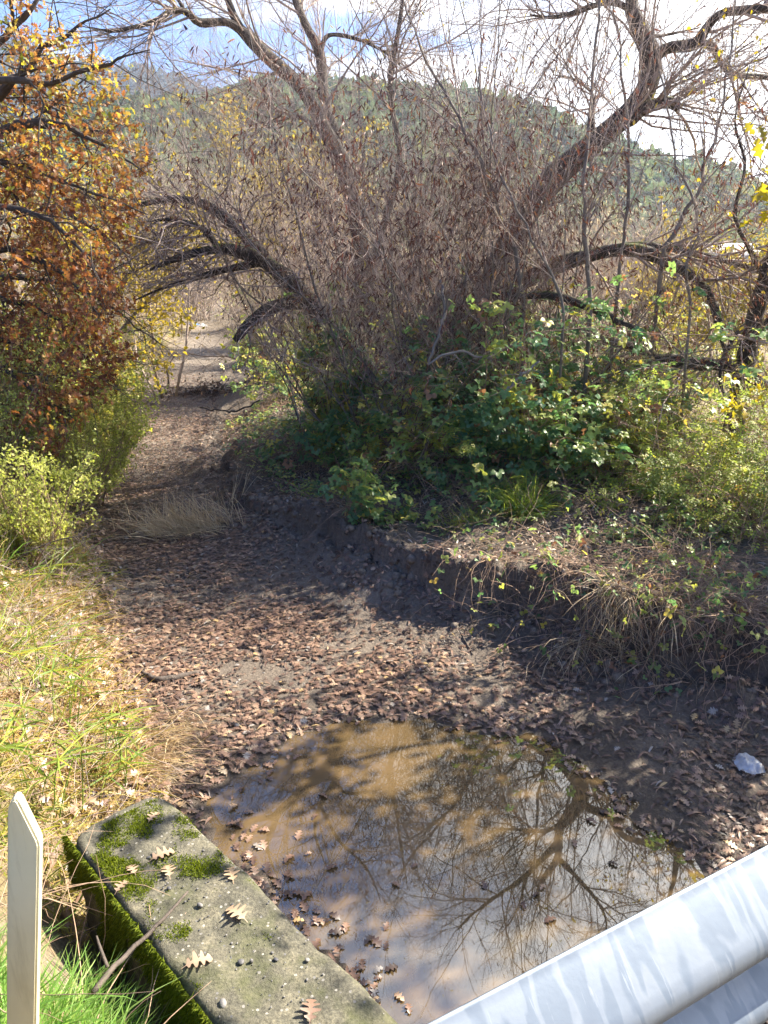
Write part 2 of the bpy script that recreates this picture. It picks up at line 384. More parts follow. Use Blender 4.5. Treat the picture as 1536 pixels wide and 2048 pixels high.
def m_ground():
    m, t, o = new_mat('creek_soil'); l = t.links.new
    g = node(t, 'ShaderNodeNewGeometry')
    n1 = node(t, 'ShaderNodeTexNoise', i_Scale=1.3, i_Detail=7.0, i_Roughness=.62); l(g.outputs['Position'], n1.inputs['Vector'])
    n2 = node(t, 'ShaderNodeTexNoise', i_Scale=38.0, i_Detail=6.0, i_Roughness=.7); l(g.outputs['Position'], n2.inputs['Vector'])
    v = node(t, 'ShaderNodeTexVoronoi', i_Scale=55.0); l(g.outputs['Position'], v.inputs['Vector'])
    r1 = ramp(t, [(.3, (.095, .075, .060)), (.6, (.18, .147, .115)), (.8, (.28, .235, .185))]); l(n1.outputs[0], r1.inputs[0])
    r2 = ramp(t, [(.3, (.45, .43, .42)), (.75, (1.25, 1.22, 1.18))]); l(n2.outputs[0], r2.inputs[0])
    c = mixc(t, 1.0, r1.outputs[0], r2.outputs[0], 'MULTIPLY')
    pb = ramp(t, [(.0, (1, 1, 1)), (.13, (1, 1, 1)), (.2, (0, 0, 0))]); l(v.outputs['Distance'], pb.inputs[0])
    vs = node(t, 'ShaderNodeSeparateXYZ'); l(v.outputs['Color'], vs.inputs[0])
    pk = math_n(t, 'MULTIPLY', math_n(t, 'GREATER_THAN', vs.outputs[0], .9), pb.outputs[0])
    c = mixc(t, pk, c, (.36, .34, .31))
    za = node(t, 'ShaderNodeAttribute', attribute_name='grassy'); wa = node(t, 'ShaderNodeAttribute', attribute_name='wet')
    th = ramp(t, [(.3, (.10, .075, .04)), (.7, (.27, .21, .10))]); l(n2.outputs[0], th.inputs[0])
    c = mixc(t, za.outputs['Fac'], c, th.outputs[0])
    sa = node(t, 'ShaderNodeAttribute', attribute_name='sandy')
    sn = ramp(t, [(.3, (.17, .14, .11)), (.7, (.33, .28, .23))]); l(n2.outputs[0], sn.inputs[0])
    c = mixc(t, sa.outputs['Fac'], c, sn.outputs[0])
    c = mixc(t, wa.outputs['Fac'], c, (.50, .46, .42), 'MULTIPLY')
    p = node(t, 'ShaderNodeBsdfPrincipled'); l(c, p.inputs['Base Color'])
    l(math_n(t, 'SUBTRACT', .92, math_n(t, 'MULTIPLY', wa.outputs['Fac'], .5)), p.inputs['Roughness'])
    b = node(t, 'ShaderNodeBump', i_Strength=.9, i_Distance=.03); l(n2.outputs[0], b.inputs['Height']); l(b.outputs[0], p.inputs['Normal'])
    l(p.outputs[0], o.inputs[0]); return m
def m_water():
    m, t, o = new_mat('muddy_water'); l = t.links.new
    g = node(t, 'ShaderNodeNewGeometry')
    n = node(t, 'ShaderNodeTexNoise', i_Scale=2.6, i_Detail=7.0, i_Roughness=.62, i_Distortion=.6); l(g.outputs['Position'], n.inputs['Vector'])
    r = ramp(t, [(.3, (.050, .036, .016)), (.7, (.125, .083, .040))]); l(n.outputs[0], r.inputs[0])
    d = node(t, 'ShaderNodeBsdfDiffuse'); l(r.outputs[0], d.inputs[0])
    gl = node(t, 'ShaderNodeBsdfGlossy', i_Roughness=.012); gl.inputs['Color'].default_value = (.95, .95, .95, 1)
    fr = node(t, 'ShaderNodeFresnel', i_IOR=2.25)
    n2 = node(t, 'ShaderNodeTexNoise', i_Scale=5.0, i_Detail=2.0); l(g.outputs['Position'], n2.inputs['Vector'])
    b = node(t, 'ShaderNodeBump', i_Strength=.008, i_Distance=.02); l(n2.outputs[0], b.inputs['Height']); l(b.outputs[0], gl.inputs['Normal'])
    mx = node(t, 'ShaderNodeMixShader'); l(fr.outputs[0], mx.inputs[0]); l(d.outputs[0], mx.inputs[1]); l(gl.outputs[0], mx.inputs[2]); l(mx.outputs[0], o.inputs[0])
    return m
def m_concrete():
    m, t, o = new_mat('weathered_concrete'); l = t.links.new
    g = node(t, 'ShaderNodeNewGeometry')
    n = node(t, 'ShaderNodeTexNoise', i_Scale=9.0, i_Detail=8.0, i_Roughness=.7); l(g.outputs['Position'], n.inputs['Vector'])
    n2 = node(t, 'ShaderNodeTexNoise', i_Scale=95.0, i_Detail=4.0, i_Roughness=.7); l(g.outputs['Position'], n2.inputs['Vector'])
    n3 = node(t, 'ShaderNodeTexNoise', i_Scale=4.2, i_Detail=7.0, i_Roughness=.62); l(g.outputs['Position'], n3.inputs['Vector'])
    r = ramp(t, [(.3, (.042, .040, .028)), (.50, (.105, .097, .068)), (.72, (.215, .19, .125))]); l(n.outputs[0], r.inputs[0])
    r2 = ramp(t, [(.3, (.35, .35, .35)), (.7, (1.25, 1.25, 1.25))]); l(n2.outputs[0], r2.inputs[0])
    c = mixc(t, 1., r.outputs[0], r2.outputs[0], 'MULTIPLY')
    mr_ = ramp(t, [(.50, (0, 0, 0)), (.66, (1, 1, 1))]); l(n3.outputs[0], mr_.inputs[0])
    c = mixc(t, math_n(t, 'MULTIPLY', mr_.outputs[0], .75), c, (.055, .062, .016))
    vo = node(t, 'ShaderNodeTexVoronoi', i_Scale=70.0); l(g.outputs['Position'], vo.inputs['Vector'])
    vs = node(t, 'ShaderNodeSeparateXYZ'); l(vo.outputs['Color'], vs.inputs[0])
    pk = math_n(t, 'MULTIPLY', math_n(t, 'GREATER_THAN', vs.outputs[0], .86), math_n(t, 'LESS_THAN', vo.outputs['Distance'], .33))
    c = mixc(t, pk, c, mixc(t, vs.outputs[1], (.07, .07, .075), (.27, .25, .21)))
    p = node(t, 'ShaderNodeBsdfPrincipled', i_Roughness=.9); l(c, p.inputs['Base Color'])
    b = node(t, 'ShaderNodeBump', i_Strength=.8, i_Distance=.006); l(n2.outputs[0], b.inputs['Height']); l(b.outputs[0], p.inputs['Normal'])
    l(p.outputs[0], o.inputs[0]); return m
def m_zinc():
    m, t, o = new_mat('galvanised_steel'); l = t.links.new
    tcn = node(t, 'ShaderNodeTexCoord')
    mp = node(t, 'ShaderNodeMapping'); mp.inputs['Scale'].default_value = (9.0, 3.2, 2.6); l(tcn.outputs['Object'], mp.inputs[0])
    n = node(t, 'ShaderNodeTexNoise', i_Scale=1.0, i_Detail=3.5, i_Roughness=.55, i_Distortion=.35); l(mp.outputs[0], n.inputs['Vector'])
    r = ramp(t, [(.0, (0.117, 0.144, 0.179)), (.40, (0.128, 0.155, 0.190)), (.425, (0.175, 0.202, 0.234)), (.485, (0.168, 0.194, 0.227)), (.505, (0.121, 0.147, 0.183)), (.56, (0.131, 0.159, 0.195)), (.58, (0.186, 0.210, 0.239)), (.63, (0.168, 0.194, 0.227)), (.65, (0.124, 0.151, 0.187))])
    l(n.outputs[0], r.inputs[0])
    n2 = node(t, 'ShaderNodeTexNoise', i_Scale=90.0, i_Detail=4.0); l(tcn.outputs['Object'], n2.inputs['Vector'])
    mp3 = node(t, 'ShaderNodeMapping'); mp3.inputs['Scale'].default_value = (70, 8, 8); l(tcn.outputs['Object'], mp3.inputs[0])
    n3 = node(t, 'ShaderNodeTexNoise', i_Scale=1.0, i_Detail=5.0, i_Roughness=.7); l(mp3.outputs[0], n3.inputs['Vector'])
    r3 = ramp(t, [(.62, (0, 0, 0)), (.74, (1, 1, 1))]); l(n3.outputs[0], r3.inputs[0])
    c = mixc(t, math_n(t, 'MULTIPLY', r3.outputs[0], .5), r.outputs[0], (.36, .39, .42))
    c = mixc(t, math_n(t, 'MULTIPLY', n2.outputs[0], .25), c, (.10, .115, .135))
    p = node(t, 'ShaderNodeBsdfPrincipled', i_Metallic=.40); l(c, p.inputs['Base Color'])
    l(math_n(t, 'ADD', .38, math_n(t, 'MULTIPLY', n.outputs[0], .2)), p.inputs['Roughness'])
    b = node(t, 'ShaderNodeBump', i_Strength=.12, i_Distance=.002); l(n2.outputs[0], b.inputs['Height']); l(b.outputs[0], p.inputs['Normal'])
    l(p.outputs[0], o.inputs[0]); return m
def m_plain(name, c1, c2, scale=20., rough=.6, bump=.2, trans=0., metallic=0.):
    m, t, o = new_mat(name); l = t.links.new
    g = node(t, 'ShaderNodeNewGeometry')
    n = node(t, 'ShaderNodeTexNoise', i_Scale=scale, i_Detail=5.0, i_Roughness=.6); l(g.outputs['Position'], n.inputs['Vector'])
    a = node(t, 'ShaderNodeAttribute', attribute_name='rnd')
    r = ramp(t, [(.3, c1), (.75, c2)])
    l(math_n(t, 'ADD', math_n(t, 'MULTIPLY', n.outputs[0], .7), math_n(t, 'MULTIPLY', math_n(t, 'SUBTRACT', a.outputs['Fac'], .2), .5)), r.inputs[0])
    p = node(t, 'ShaderNodeBsdfPrincipled', i_Roughness=rough, i_Metallic=metallic); l(r.outputs[0], p.inputs['Base Color'])
    b = node(t, 'ShaderNodeBump', i_Strength=bump, i_Distance=.01); l(n.outputs[0], b.inputs['Height']); l(b.outputs[0], p.inputs['Normal'])
    if trans:
        tr = node(t, 'ShaderNodeBsdfTranslucent'); l(r.outputs[0], tr.inputs[0]); mx = node(t, 'ShaderNodeMixShader', i_Fac=trans)
        l(p.outputs[0], mx.inputs[1]); l(tr.outputs[0], mx.inputs[2]); l(mx.outputs[0], o.inputs[0])
    else: l(p.outputs[0], o.inputs[0])
    return m
M_soil = m_plain('crumbly_soil', (.075, .06, .047), (.24, .195, .15), 40, .95, .8)
M_ground, M_water, M_conc, M_zinc = m_ground(), m_water(), m_concrete(), m_zinc()
def m_stake():
    m = m_plain('pale_plastic', (.60, .55, .36), (.72, .68, .50), 6, .45, .03, .25); t = m.node_tree; l = t.links.new
    p = [n for n in t.nodes if n.type == 'BSDF_PRINCIPLED'][0]; src = p.inputs['Base Color'].links[0].from_socket
    g = node(t, 'ShaderNodeNewGeometry'); mp = node(t, 'ShaderNodeMapping'); mp.inputs['Scale'].default_value = (60, 60, 7); l(g.outputs['Position'], mp.inputs[0])
    n = node(t, 'ShaderNodeTexNoise', i_Scale=1.0, i_Detail=7.0, i_Roughness=.7); l(mp.outputs[0], n.inputs['Vector'])
    r = ramp(t, [(.5, (0, 0, 0)), (.75, (1, 1, 1))]); l(n.outputs[0], r.inputs[0])
    l(mixc(t, math_n(t, 'MULTIPLY', r.outputs[0], .55), src, (.26, .22, .13)), p.inputs['Base Color']); return m
M_stake = m_stake()
M_stone = m_plain('pebble', (.04, .04, .045), (.17, .16, .15), 30, .7, .3)
M_white = m_plain('dirty_white_plastic', (.40, .38, .36), (.85, .87, .9), 14, .35, .3, .25)
M_blue = m_plain('blue_plastic', (.10, .22, .45), (.2, .4, .7), 20, .4, .1)
M_deadwood = bark('dead_wood', (.03, .024, .02), (.13, .10, .08), 22, .7)
M_greywood = bark('weathered_grey_wood', (.08, .07, .06), (.27, .24, .21), 25, .4)
M_wall = m_plain('pale_render', (.55, .52, .47), (.7, .68, .63), 3, .8, .1)
M_roof = m_plain('pale_roof_sheet', (.5, .5, .5), (.68, .68, .68), 3, .6, .1)
M_glass = m_plain('dark_window_glass', (.03, .035, .04), (.05, .055, .06), 3, .15, .0)
M_carpaint = m_plain('pale_green_car_paint', (.42, .55, .50), (.48, .60, .55), 3, .3, .0)
M_rubber = m_plain('tyre_rubber', (.015, .015, .015), (.03, .03, .03), 20, .8, .1)
M_steel = m_plain('zinc_post', (.35, .37, .40), (.5, .52, .55), 12, .45, .1, 0, .7)

# ------------------------------------------------------------------ ground
def axis(lo, hi, step, ext_lo, ext_hi, g=1.055):
    a = list(np.arange(lo, hi, step)); s = step
    while a[-1] < ext_hi: s *= g; a.append(a[-1]+s)
    s = step; b = [a[0]]
    while b[-1] > ext_lo: s *= g; b.append(b[-1]-s)
    return np.array(b[::-1][:-1] + a)
gx = axis(-3.4, 4.0, .032, -1350, 1350); gy = axis(1.2, 9.2, .032, -300, 1350)
X, Y = np.meshgrid(gx, gy); Z, DL, DR, PS = H(X, Y, True)
nx, ny = len(gx), len(gy)
i = np.arange(ny-1)[:, None]*nx; j = np.arange(nx-1)[None]
mb = MB(); mb.add(np.stack([X, Y, Z], -1), np.stack([i+j, i+j+1, i+j+nx+1, i+j+nx], -1).reshape(-1, 4))
ground = tag(mb.build('ground', M_ground), kind='structure')
near_ = ss(2.2, 3.0, Y)
gr = np.clip(ss(.05, .5, DL + fbm(X, Y, 2, 3, 61)*.3), 0, 1)*1.0 + ss(3.5, 7, DR)*.7 + ss(20, 40, Y)*.3
wet = ss(.9, .0, -PS + fbm(X, Y, 2.5, 3, 71)*.35)*.9
wet = np.maximum(wet, .35*ss(1.2, 0, np.abs(DR - .1)))
sandy = ss(8.0, 11.5, Y)*ss(-.1, -.5, DL)*ss(-.05, -.4, DR)*.35 + ss(.35, .7, fbm(X, Y, 1.1, 3, 81))*ss(.2, -.3, DR)*(PS < -.1)*.5
sandy += .45*np.exp(-((DR + .25)/.35)**2)*ss(5, 6, Y)*ss(10, 9, Y)
for nm, arr in (('grassy', np.clip(gr, 0, 1)), ('wet', np.clip(wet, 0, 1)), ('sandy', np.clip(sandy, 0, 1))):
    a = ground.data.attributes.new(nm, 'FLOAT', 'POINT'); a.data.foreach_set('value', arr.astype(np.float32).ravel())

# pond
c = POND.mean(0); ang = np.linspace(0, 2*pi, 64, endpoint=False)
PV = []
for k in range(len(POND)):
    p = POND[k]; d = (p - c)/np.linalg.norm(p - c); PV.append([*(p + d*.22), 0.])
mb = MB(); mb.add(np.array(PV), np.arange(len(PV))[None][:, ::-1])
water = tag(mb.build('water', M_water, smooth=False), kind='structure')

# ------------------------------------------------------------------ hills
def hill(name, sil, R0, R1, R2, seed, ntree, label, tree=9., wood=None, lower=14):
    px = np.array([p[0] for p in sil], float); py = np.array([p[1] for p in sil], float) + lower
    d = ray(px, py); az = np.arctan2(d[:, 0], d[:, 1]); el = d[:, 2]/np.hypot(d[:, 0], d[:, 1])
    A = np.linspace(az[0], az[-1], 260); E = np.interp(A, az, el)
    T = np.linspace(0, 1.35, 90)
    AA, TT = np.meshgrid(A, T)
    def hz(AA, TT):
        Ei = np.interp(AA, A, E)*R1
        prof = np.where(TT <= 1, ss(0, 1.08, TT)*.25 + .75*TT**1.15, 1 - (TT-1)*1.6)
        prof = np.where(TT <= 1, prof/ (ss(0, 1.08, 1)*.25 + .75), prof)
        r = R0 + (R1-R0)*TT
        x = np.sin(AA)*r; y = np.cos(AA)*r
        n = fbm(x, y, 1/110., 4, seed)*20*np.minimum(TT*1.5, 1)*ss(1.0, .8, TT)
        return x, y, Ei*prof + n + CAM_Z - 4
    x, y, z = hz(AA, TT); n = len(A); i = np.arange(len(T)-1)[:, None]*n; j = np.arange(n-1)[None]
    mb = MB(); mb.add(np.stack([x, y, z], -1), np.stack([i+j, i+j+1, i+j+n+1, i+j+n], -1).reshape(-1, 4))
    tag(mb.build(name, M_hillsoil), kind='structure')
    # woods on the slope
    a = rng.uniform(A[0], A[-1], ntree); t = rng.uniform(.05, 1.02, ntree)
    keep = fbm(a*40, t*9, 1., 3, seed+5) > -.28
    a, t = a[keep], t[keep]; x, y, z = hz(a, t)
    nf = 34; TV = []; TF = []
    u = rdir(nf)*rng.uniform(.65, 1.05, (nf, 1)); u[:, 2] = u[:, 2]*.85 + .6
    for q in range(nf):
        nn = rdir(1)[0]; e1 = nrm(np.cross(nn, [.3, .2, 1])); e2 = np.cross(nn, e1); s = rng.uniform(.28, .48)
        TV += [u[q]-e1*s, u[q]-e2*s*.8, u[q]+e1*s, u[q]+e2*s*.8]; TF.append([4*q, 4*q+1, 4*q+2, 4*q+3])
    sc = tree*rng.uniform(.35, .75, len(a)); ang = rng.uniform(0, 2*pi, len(a)); M = np.zeros((len(a), 3, 3))
    M[:, 0, 0] = np.cos(ang); M[:, 0, 1] = -np.sin(ang); M[:, 1, 0] = np.sin(ang); M[:, 1, 1] = np.cos(ang); M[:, 2, 2] = rng.uniform(.8, 1.3, len(a))
    mb = MB(); rn = np.clip(.45 + fbm(a*30, t*6, 1, 3, seed+9)*.5 + rng.normal(size=len(a))*.2, 0, 1)
    scatter(mb, (np.array(TV), [np.array(TF)]), np.stack([x, y, z], -1), M, sc, rn)
    tag(mb.build('hillside_woods', wood or M_hilltree, smooth=False), label, 'woods', kind='stuff')
M_hillsoil = m_plain('hill_scrub', (.05, .065, .03), (.13, .125, .06), .06, .9, .2)
hill('green_hill', [(-300, 330), (0, 300), (200, 232), (330, 203), (430, 184), (480, 167), (545, 150), (640, 152), (760, 166), (900, 186), (1000, 203), (1090, 228), (1150, 256), (1220, 290), (1300, 320), (1400, 336), (1440, 352), (1480, 376), (1540, 420), (1700, 500)],
     170, 430, 0, 101, 8500, 'green evergreen woods covering the nearer round hill', 8.)
hill('far_ridge', [(-300, 60), (0, 70), (150, 118), (300, 130), (360, 142), (430, 178), (520, 215), (620, 250), (800, 300), (1000, 330), (1250, 345), (1400, 352), (1536, 365), (1750, 395), (1950, 420)],
     650, 1150, 0, 201, 5200, 'dark blue woods on the far ridge behind the green hill', 17., M_ridgetree_shade, 24)

# haze box round everything, sky outside
def m_haze():
    m, t, o = new_mat('haze_air'); v = node(t, 'ShaderNodeVolumePrincipled'); v.inputs['Color'].default_value = (.62, .78, 1.0, 1)
    v.inputs['Density'].default_value = HAZE; v.inputs['Anisotropy'].default_value = .35
    t.links.new(v.outputs[0], o.inputs['Volume']); return m
HAZE = .00028
USE_HAZE = True
if USE_HAZE:
    lo = np.array([-1450., -350, -3.5]); hi = np.array([1450., 1720, 380])
    cv = np.array([[x, y, z] for x in (lo[0], hi[0]) for y in (lo[1], hi[1]) for z in (lo[2], hi[2])])
    mb = MB(); mb.add(cv, np.array([[0, 1, 3, 2], [4, 6, 7, 5], [0, 4, 5, 1], [2, 3, 7, 6], [0, 2, 6, 4], [1, 5, 7, 3]]))
    tag(mb.build('haze', m_haze(), smooth=False), kind='stuff')

# ------------------------------------------------------------------ concrete block with moss
BC0 = np.array([-1.09, 2.50]); BE = np.array([.695, -.719]); BN = np.array([.719, .695]); BL, BW, BT, BB = 1.95, .39, .65, -.12
def block_surface(u, v, z, nz_):                 # local u along, v across (-.5..+.5), z height -> rounded, chipped surface point and normal
    r = .10; hu = BL/2; cu = u - hu
    iu = np.clip(cu, -hu + r, hu - r); iv = np.clip(v, -BW/2 + r, BW/2 - r)
    du, dv = cu - iu, v - iv; dd = np.hypot(du, dv); k = np.minimum(1, r/np.maximum(dd, 1e-6)); du, dv = du*k, dv*k
    cu, v = iu + du, iv + dv
    return cu + hu, v
mb = MB()
def blk_pt(u, v, z, n):
    n_u, n_v, n_z = n
    x = BC0[0] + BE[0]*u + BN[0]*v; y = BC0[1] + BE[1]*u + BN[1]*v
    q = fbm(x*1.0 + z*1.7, y + z*2.3, 5, 4, 91)*.014 + fbm(x + z*2, y - z, 22, 3, 95)*.006
    return np.stack([x + (BE[0]*n_u + BN[0]*n_v)*q, y + (BE[1]*n_u + BN[1]*n_v)*q, z + n_z*q], -1)
def perim(n):                                    # rounded rectangle outline in (u, v) with normals
    r = .10; P = []; 
    for cu, cv_, a0 in ((BL-r, BW/2-r, 0), (r, BW/2-r, 90), (r, -BW/2+r, 180), (BL-r, -BW/2+r, 270)):
        for a in np.radians(np.linspace(a0, a0+90, 9)): P.append((cu + r*cos(a), cv_ + r*sin(a)))
    P = np.array(P + [P[0]]); s = np.r_[0, np.cumsum(np.linalg.norm(np.diff(P, axis=0), axis=1))]
    t = np.linspace(0, s[-1], n, endpoint=False)
    Q = np.stack([np.interp(t, s, P[:, 0]), np.interp(t, s, P[:, 1])], -1)
    T = np.roll(Q, -1, 0) - np.roll(Q, 1, 0); T = T/np.linalg.norm(T, axis=1, keepdims=True)
    return Q, np.stack([T[:, 1], -T[:, 0]], -1)
npz = 220; Q, QN = perim(npz)
rows = []
for z in np.linspace(BB, BT-.03, 28): rows.append((1.0, z, 0.))
for a in np.radians([22, 45, 68, 90]): rows.append((None, BT-.03 + .03*sin(a), a))
ring = []
for sc_, z, a in rows:
    off = -(1-cos(a))*.03
    q = Q + QN*off
    ring.append(blk_pt(q[:, 0], q[:, 1], np.full(npz, z), (QN[:, 0]*cos(a), QN[:, 1]*cos(a), sin(a))))
ctr_u = np.clip(Q[:, 0], .18, BL-.18)
for f in np.linspace(.06, 1, 15):
    q = Q - QN*.03; q = q*(1-f) + np.stack([ctr_u, 0*ctr_u], -1)*f
    ring.append(blk_pt(q[:, 0], q[:, 1], np.full(npz, BT), (0, 0, 1.)))
RV = np.stack(ring); nr = len(ring)
i = np.arange(nr-1)[:, None]*npz; j = np.arange(npz)[None]
mb.add(RV.reshape(-1, 3), np.stack([i+j, i+(j+1) % npz, i+npz+(j+1) % npz, i+npz+j], -1).reshape(-1, 4))
block = thing('concrete_wall', 'weathered grey concrete wall end with moss on top and on its shaded side beside the muddy pond', 'concrete wall', (BC0[0], BC0[1], BB))
mb.build('wall_body', M_conc, block)
# moss: tufts of short blades on top patches and hanging down the left side
mb = MB(); n = 60000
u = rng.uniform(0.05, BL, n); v = rng.uniform(-BW/2+.015, BW/2-.01, n)
x = BC0[0]+BE[0]*u+BN[0]*v; y = BC0[1]+BE[1]*u+BN[1]*v
mk = fbm(x, y, 10.5, 4, 131)*1.15 + fbm(x, y, 3, 2, 133)*.5 - .65*ss(.35, 1.1, u) - .15*ss(0, .2, v) + .05
k = mk > -.05 + rng.uniform(0, 1, n)**2*.55; x, y, mk = x[k], y[k], mk[k]; n = len(x)
S = np.stack([x, y, np.full(n, BT+.001)], -1)
blades(mb, S, rdir(n)*.9 + np.array([0, 0, 1.1]), rng.uniform(.004, .009, n)*(1+np.clip(mk, 0, .5)*2), .0045, 3, .2, 0, np.clip(rng.normal(.45, .25, n), 0, 1))
n = 70000
u = rng.uniform(-.02, BL, n); z = BT - .005 - rng.uniform(0, 1, n)**1.3*.62
x = BC0[0]+BE[0]*u-BN[0]*(BW/2+.003); y = BC0[1]+BE[1]*u-BN[1]*(BW/2+.003)
hang = .20 + .16*fbm(u, u*0, 6, 3, 141) + .25*ss(.5, .8, vn(u*5, u*0, 7))
k = ((BT - z < hang) & (fbm(u, z*.6, 9, 3, 151) > -.35)) | (fbm(u, z*.5, 7, 4, 155) > .12); u, z, x, y = u[k], z[k], x[k], y[k]; n = len(x)
S = np.stack([x, y, z], -1)
D = np.array([-BN[0], -BN[1], -.6])*.8 + rng.normal(size=(n, 3))*.5
blades(mb, S, D, rng.uniform(.010, .026, n), .006, 3, .2, -.2, np.clip(rng.normal(.4, .25, n) + (z-BT)*.3, 0, 1))
mb.build('moss', M_moss, block)

def block_at(px, py, z=BT):
    d = ray(px, py); t = (z - CAM_Z)/d[2]; return np.array([d[0]*t, d[1]*t, z])
for k, (px, py, sz, a, tone, lab) in enumerate([
    (305, 1640, .060, 1.2, .85, 'small tan oak leaf nearest the far end of the mossy concrete wall'),
    (320, 1717, .085, .6, .80, 'large tan oak leaf lying on the main moss patch of the concrete wall'),
    (266, 1745, .055, 2.3, .80, 'small upright oak leaf just left of the moss patch on the concrete wall'),
    (338, 1749, .065, 2.0, .86, 'pale oak leaf at the lower edge of the moss patch on the concrete wall'),
    (465, 1756, .072, 1.9, .88, 'pale oak leaf by the pond side edge of the concrete wall'),
    (241, 1780, .058, 1.2, .82, 'oak leaf at the left edge of the concrete wall above its mossy side'),
    (478, 1835, .085, 2.5, .86, 'deeply lobed tan oak leaf below the small heap of grit on the concrete wall'),
    (390, 1932, .085, .4, .84, 'large pinkish tan oak leaf near the grass end of the concrete wall'),
    (621, 2032, .075, 1.6, .55, 'reddish brown oak leaf near the bottom edge of the photo on the concrete wall')]):
    p = block_at(px, py); mb = MB()
    Mx = frames(np.array([[cos(a), sin(a), .08]]), np.array([[.1*sin(k), .1, 1.]]))
    scatter(mb, OAK, np.array([[-.5*cos(a)*sz, -.5*sin(a)*sz, .006]]), Mx, sz*1.15, np.array([tone]))
    tag(mb.build('oak_leaf', M_litter, loc=(p[0], p[1], p[2]), local=True), lab, 'leaf', 'fallen oak leaves on the concrete wall')

def pebble_tmpl():
    V = []; F = []; nu, nv = 8, 5
    for b in range(nv+1):
        th = pi*b/nv
        for a in range(nu): V.append((sin(th)*cos(2*pi*a/nu), sin(th)*sin(2*pi*a/nu), cos(th)))
    for b in range(nv):
        for a in range(nu): F.append((b*nu+a, b*nu+(a+1) % nu, (b+1)*nu+(a+1) % nu, (b+1)*nu+a))
    return np.array(V), [np.array(F)]
PEB = pebble_tmpl()
def pebbles(mb, pos, size, rnd=None):
    n = len(pos); M = frames(rdir(n)*np.array([1, 1, .2]), np.tile([0, 0, 1.], (n, 1)) + rng.normal(size=(n, 3))*.2)
    M = M*np.stack([rng.uniform(.6, 1, n), rng.uniform(.8, 1.2, n), rng.uniform(.3, .5, n)], -1)[:, None, :]
    scatter(mb, PEB, pos, M, size, rng.uniform(0, 1, n) if rnd is None else rnd)
mb = MB(); n = 420
u = rng.uniform(.2, BL-.1, n); v = rng.normal(.0, .09, n).clip(-BW/2+.02, BW/2-.02)
sz = np.exp(rng.normal(-6.0, .45, n)).clip(.0012, .009)
pebbles(mb, np.stack([BC0[0]+BE[0]*u+BN[0]*v, BC0[1]+BE[1]*u+BN[1]*v, BT+sz*.4], -1), sz)
tag(mb.build('grit', M_stone), 'loose grit and chips scattered over the concrete wall top', 'grit', kind='stuff')
for px, py, sz, rn, lab in [(482, 1926, .014, .55, 'round reddish pebble on the lower half of the concrete wall'), (338, 1778, .011, .15, 'dark pebble beside the lower moss patch on the concrete wall'),
                            (258, 1717, .009, .2, 'dark pebble left of the large moss patch on the concrete wall'), (503, 1924, .011, .35, 'grey pebble right of the reddish pebble on the concrete wall'),
                            (400, 1812, .012, .8, 'pale pebble in the middle heap of grit on the concrete wall'), (552, 1920, .009, .1, 'dark pebble on its own towards the pond edge of the concrete wall'),
                            (615, 1921, .010, .9, 'whitish pebble nearest the pond edge of the concrete wall'), (446, 2010, .016, .7, 'long pale stone chip near the grass end of the concrete wall')]:
    p = block_at(px, py); mb = MB(); pebbles(mb, np.zeros((1, 3)) + [0, 0, sz*.35], np.array([sz]), np.array([rn]))
    tag(mb.build('pebble', M_stone, loc=p, local=True), lab, 'pebble', 'pebbles on the concrete wall')
# stick leaning over the wall edge
mb = MB(); P, R = resample([block_at(376, 1783, BT+.03), block_at(330, 1835, BT+.02), block_at(270, 1905, BT+.0) + [-.02, 0, 0], at(215, 1950, 1.72), at(185, 1985, 1.66)], [.004, .006, .008, .009, .010], 16, .002)
tubes(mb, P, R, 6, cap=True)
P, R = resample([at(215, 1935, 1.75), at(200, 1895, 1.8), at(193, 1872, 1.83)], [.006, .005, .003], 6); tubes(mb, P, R, 5, cap=True)
tag(mb.build('stick', M_deadwood), 'dark forked dead stick leaning across the mossy edge of the concrete wall', 'stick')

# ------------------------------------------------------------------ guardrail
GA = np.array([.05, .66]); GD = np.array([.883, .469]); GN = np.array([.469, -.883]); GT = 1.85
prof = [(.000, .000), (.003, -.004), (.012, -.010), (.040, -.034), (.066, -.057), (.076, -.067), (.082, -.078), (.083, -.090), (.080, -.101), (.070, -.111), (.040, -.126), (.014, -.140), (.006, -.149), (.004, -.160), (.006, -.171), (.014, -.180),
        (.040, -.194), (.066, -.208), (.078, -.218), (.083, -.230), (.082, -.242), (.076, -.253), (.066, -.262), (.040, -.286), (.012, -.308), (.003, -.313), (.0, -.317)]
prof = np.array(prof); th = .0035
tg = np.gradient(prof, axis=0); tg = tg/np.linalg.norm(tg, axis=1, keepdims=True); pn = np.stack([tg[:, 1], -tg[:, 0]], -1)
loop = np.vstack([prof, (prof + pn*th)[::-1]])
ss_ = np.linspace(-1.6, 2.5, 60); mb = MB()
V = np.stack([np.stack([0*loop[:, 0] + s, loop[:, 0], loop[:, 1]], -1) for s in ss_])
k = len(loop); i = np.arange(len(ss_)-1)[:, None]*k; j = np.arange(k)[None]
Fq = np.stack([i+j, i+k+j, i+k+(j+1) % k, i+(j+1) % k], -1).reshape(-1, 4)
mb.add(V.reshape(-1, 3), Fq)
rail = thing('guardrail', 'galvanised corrugated steel guardrail with drip streaks above the pond corner', 'guardrail', (GA[0], GA[1], GT))
rail.rotation_euler = (0, 0, math.atan2(GD[1], GD[0]))
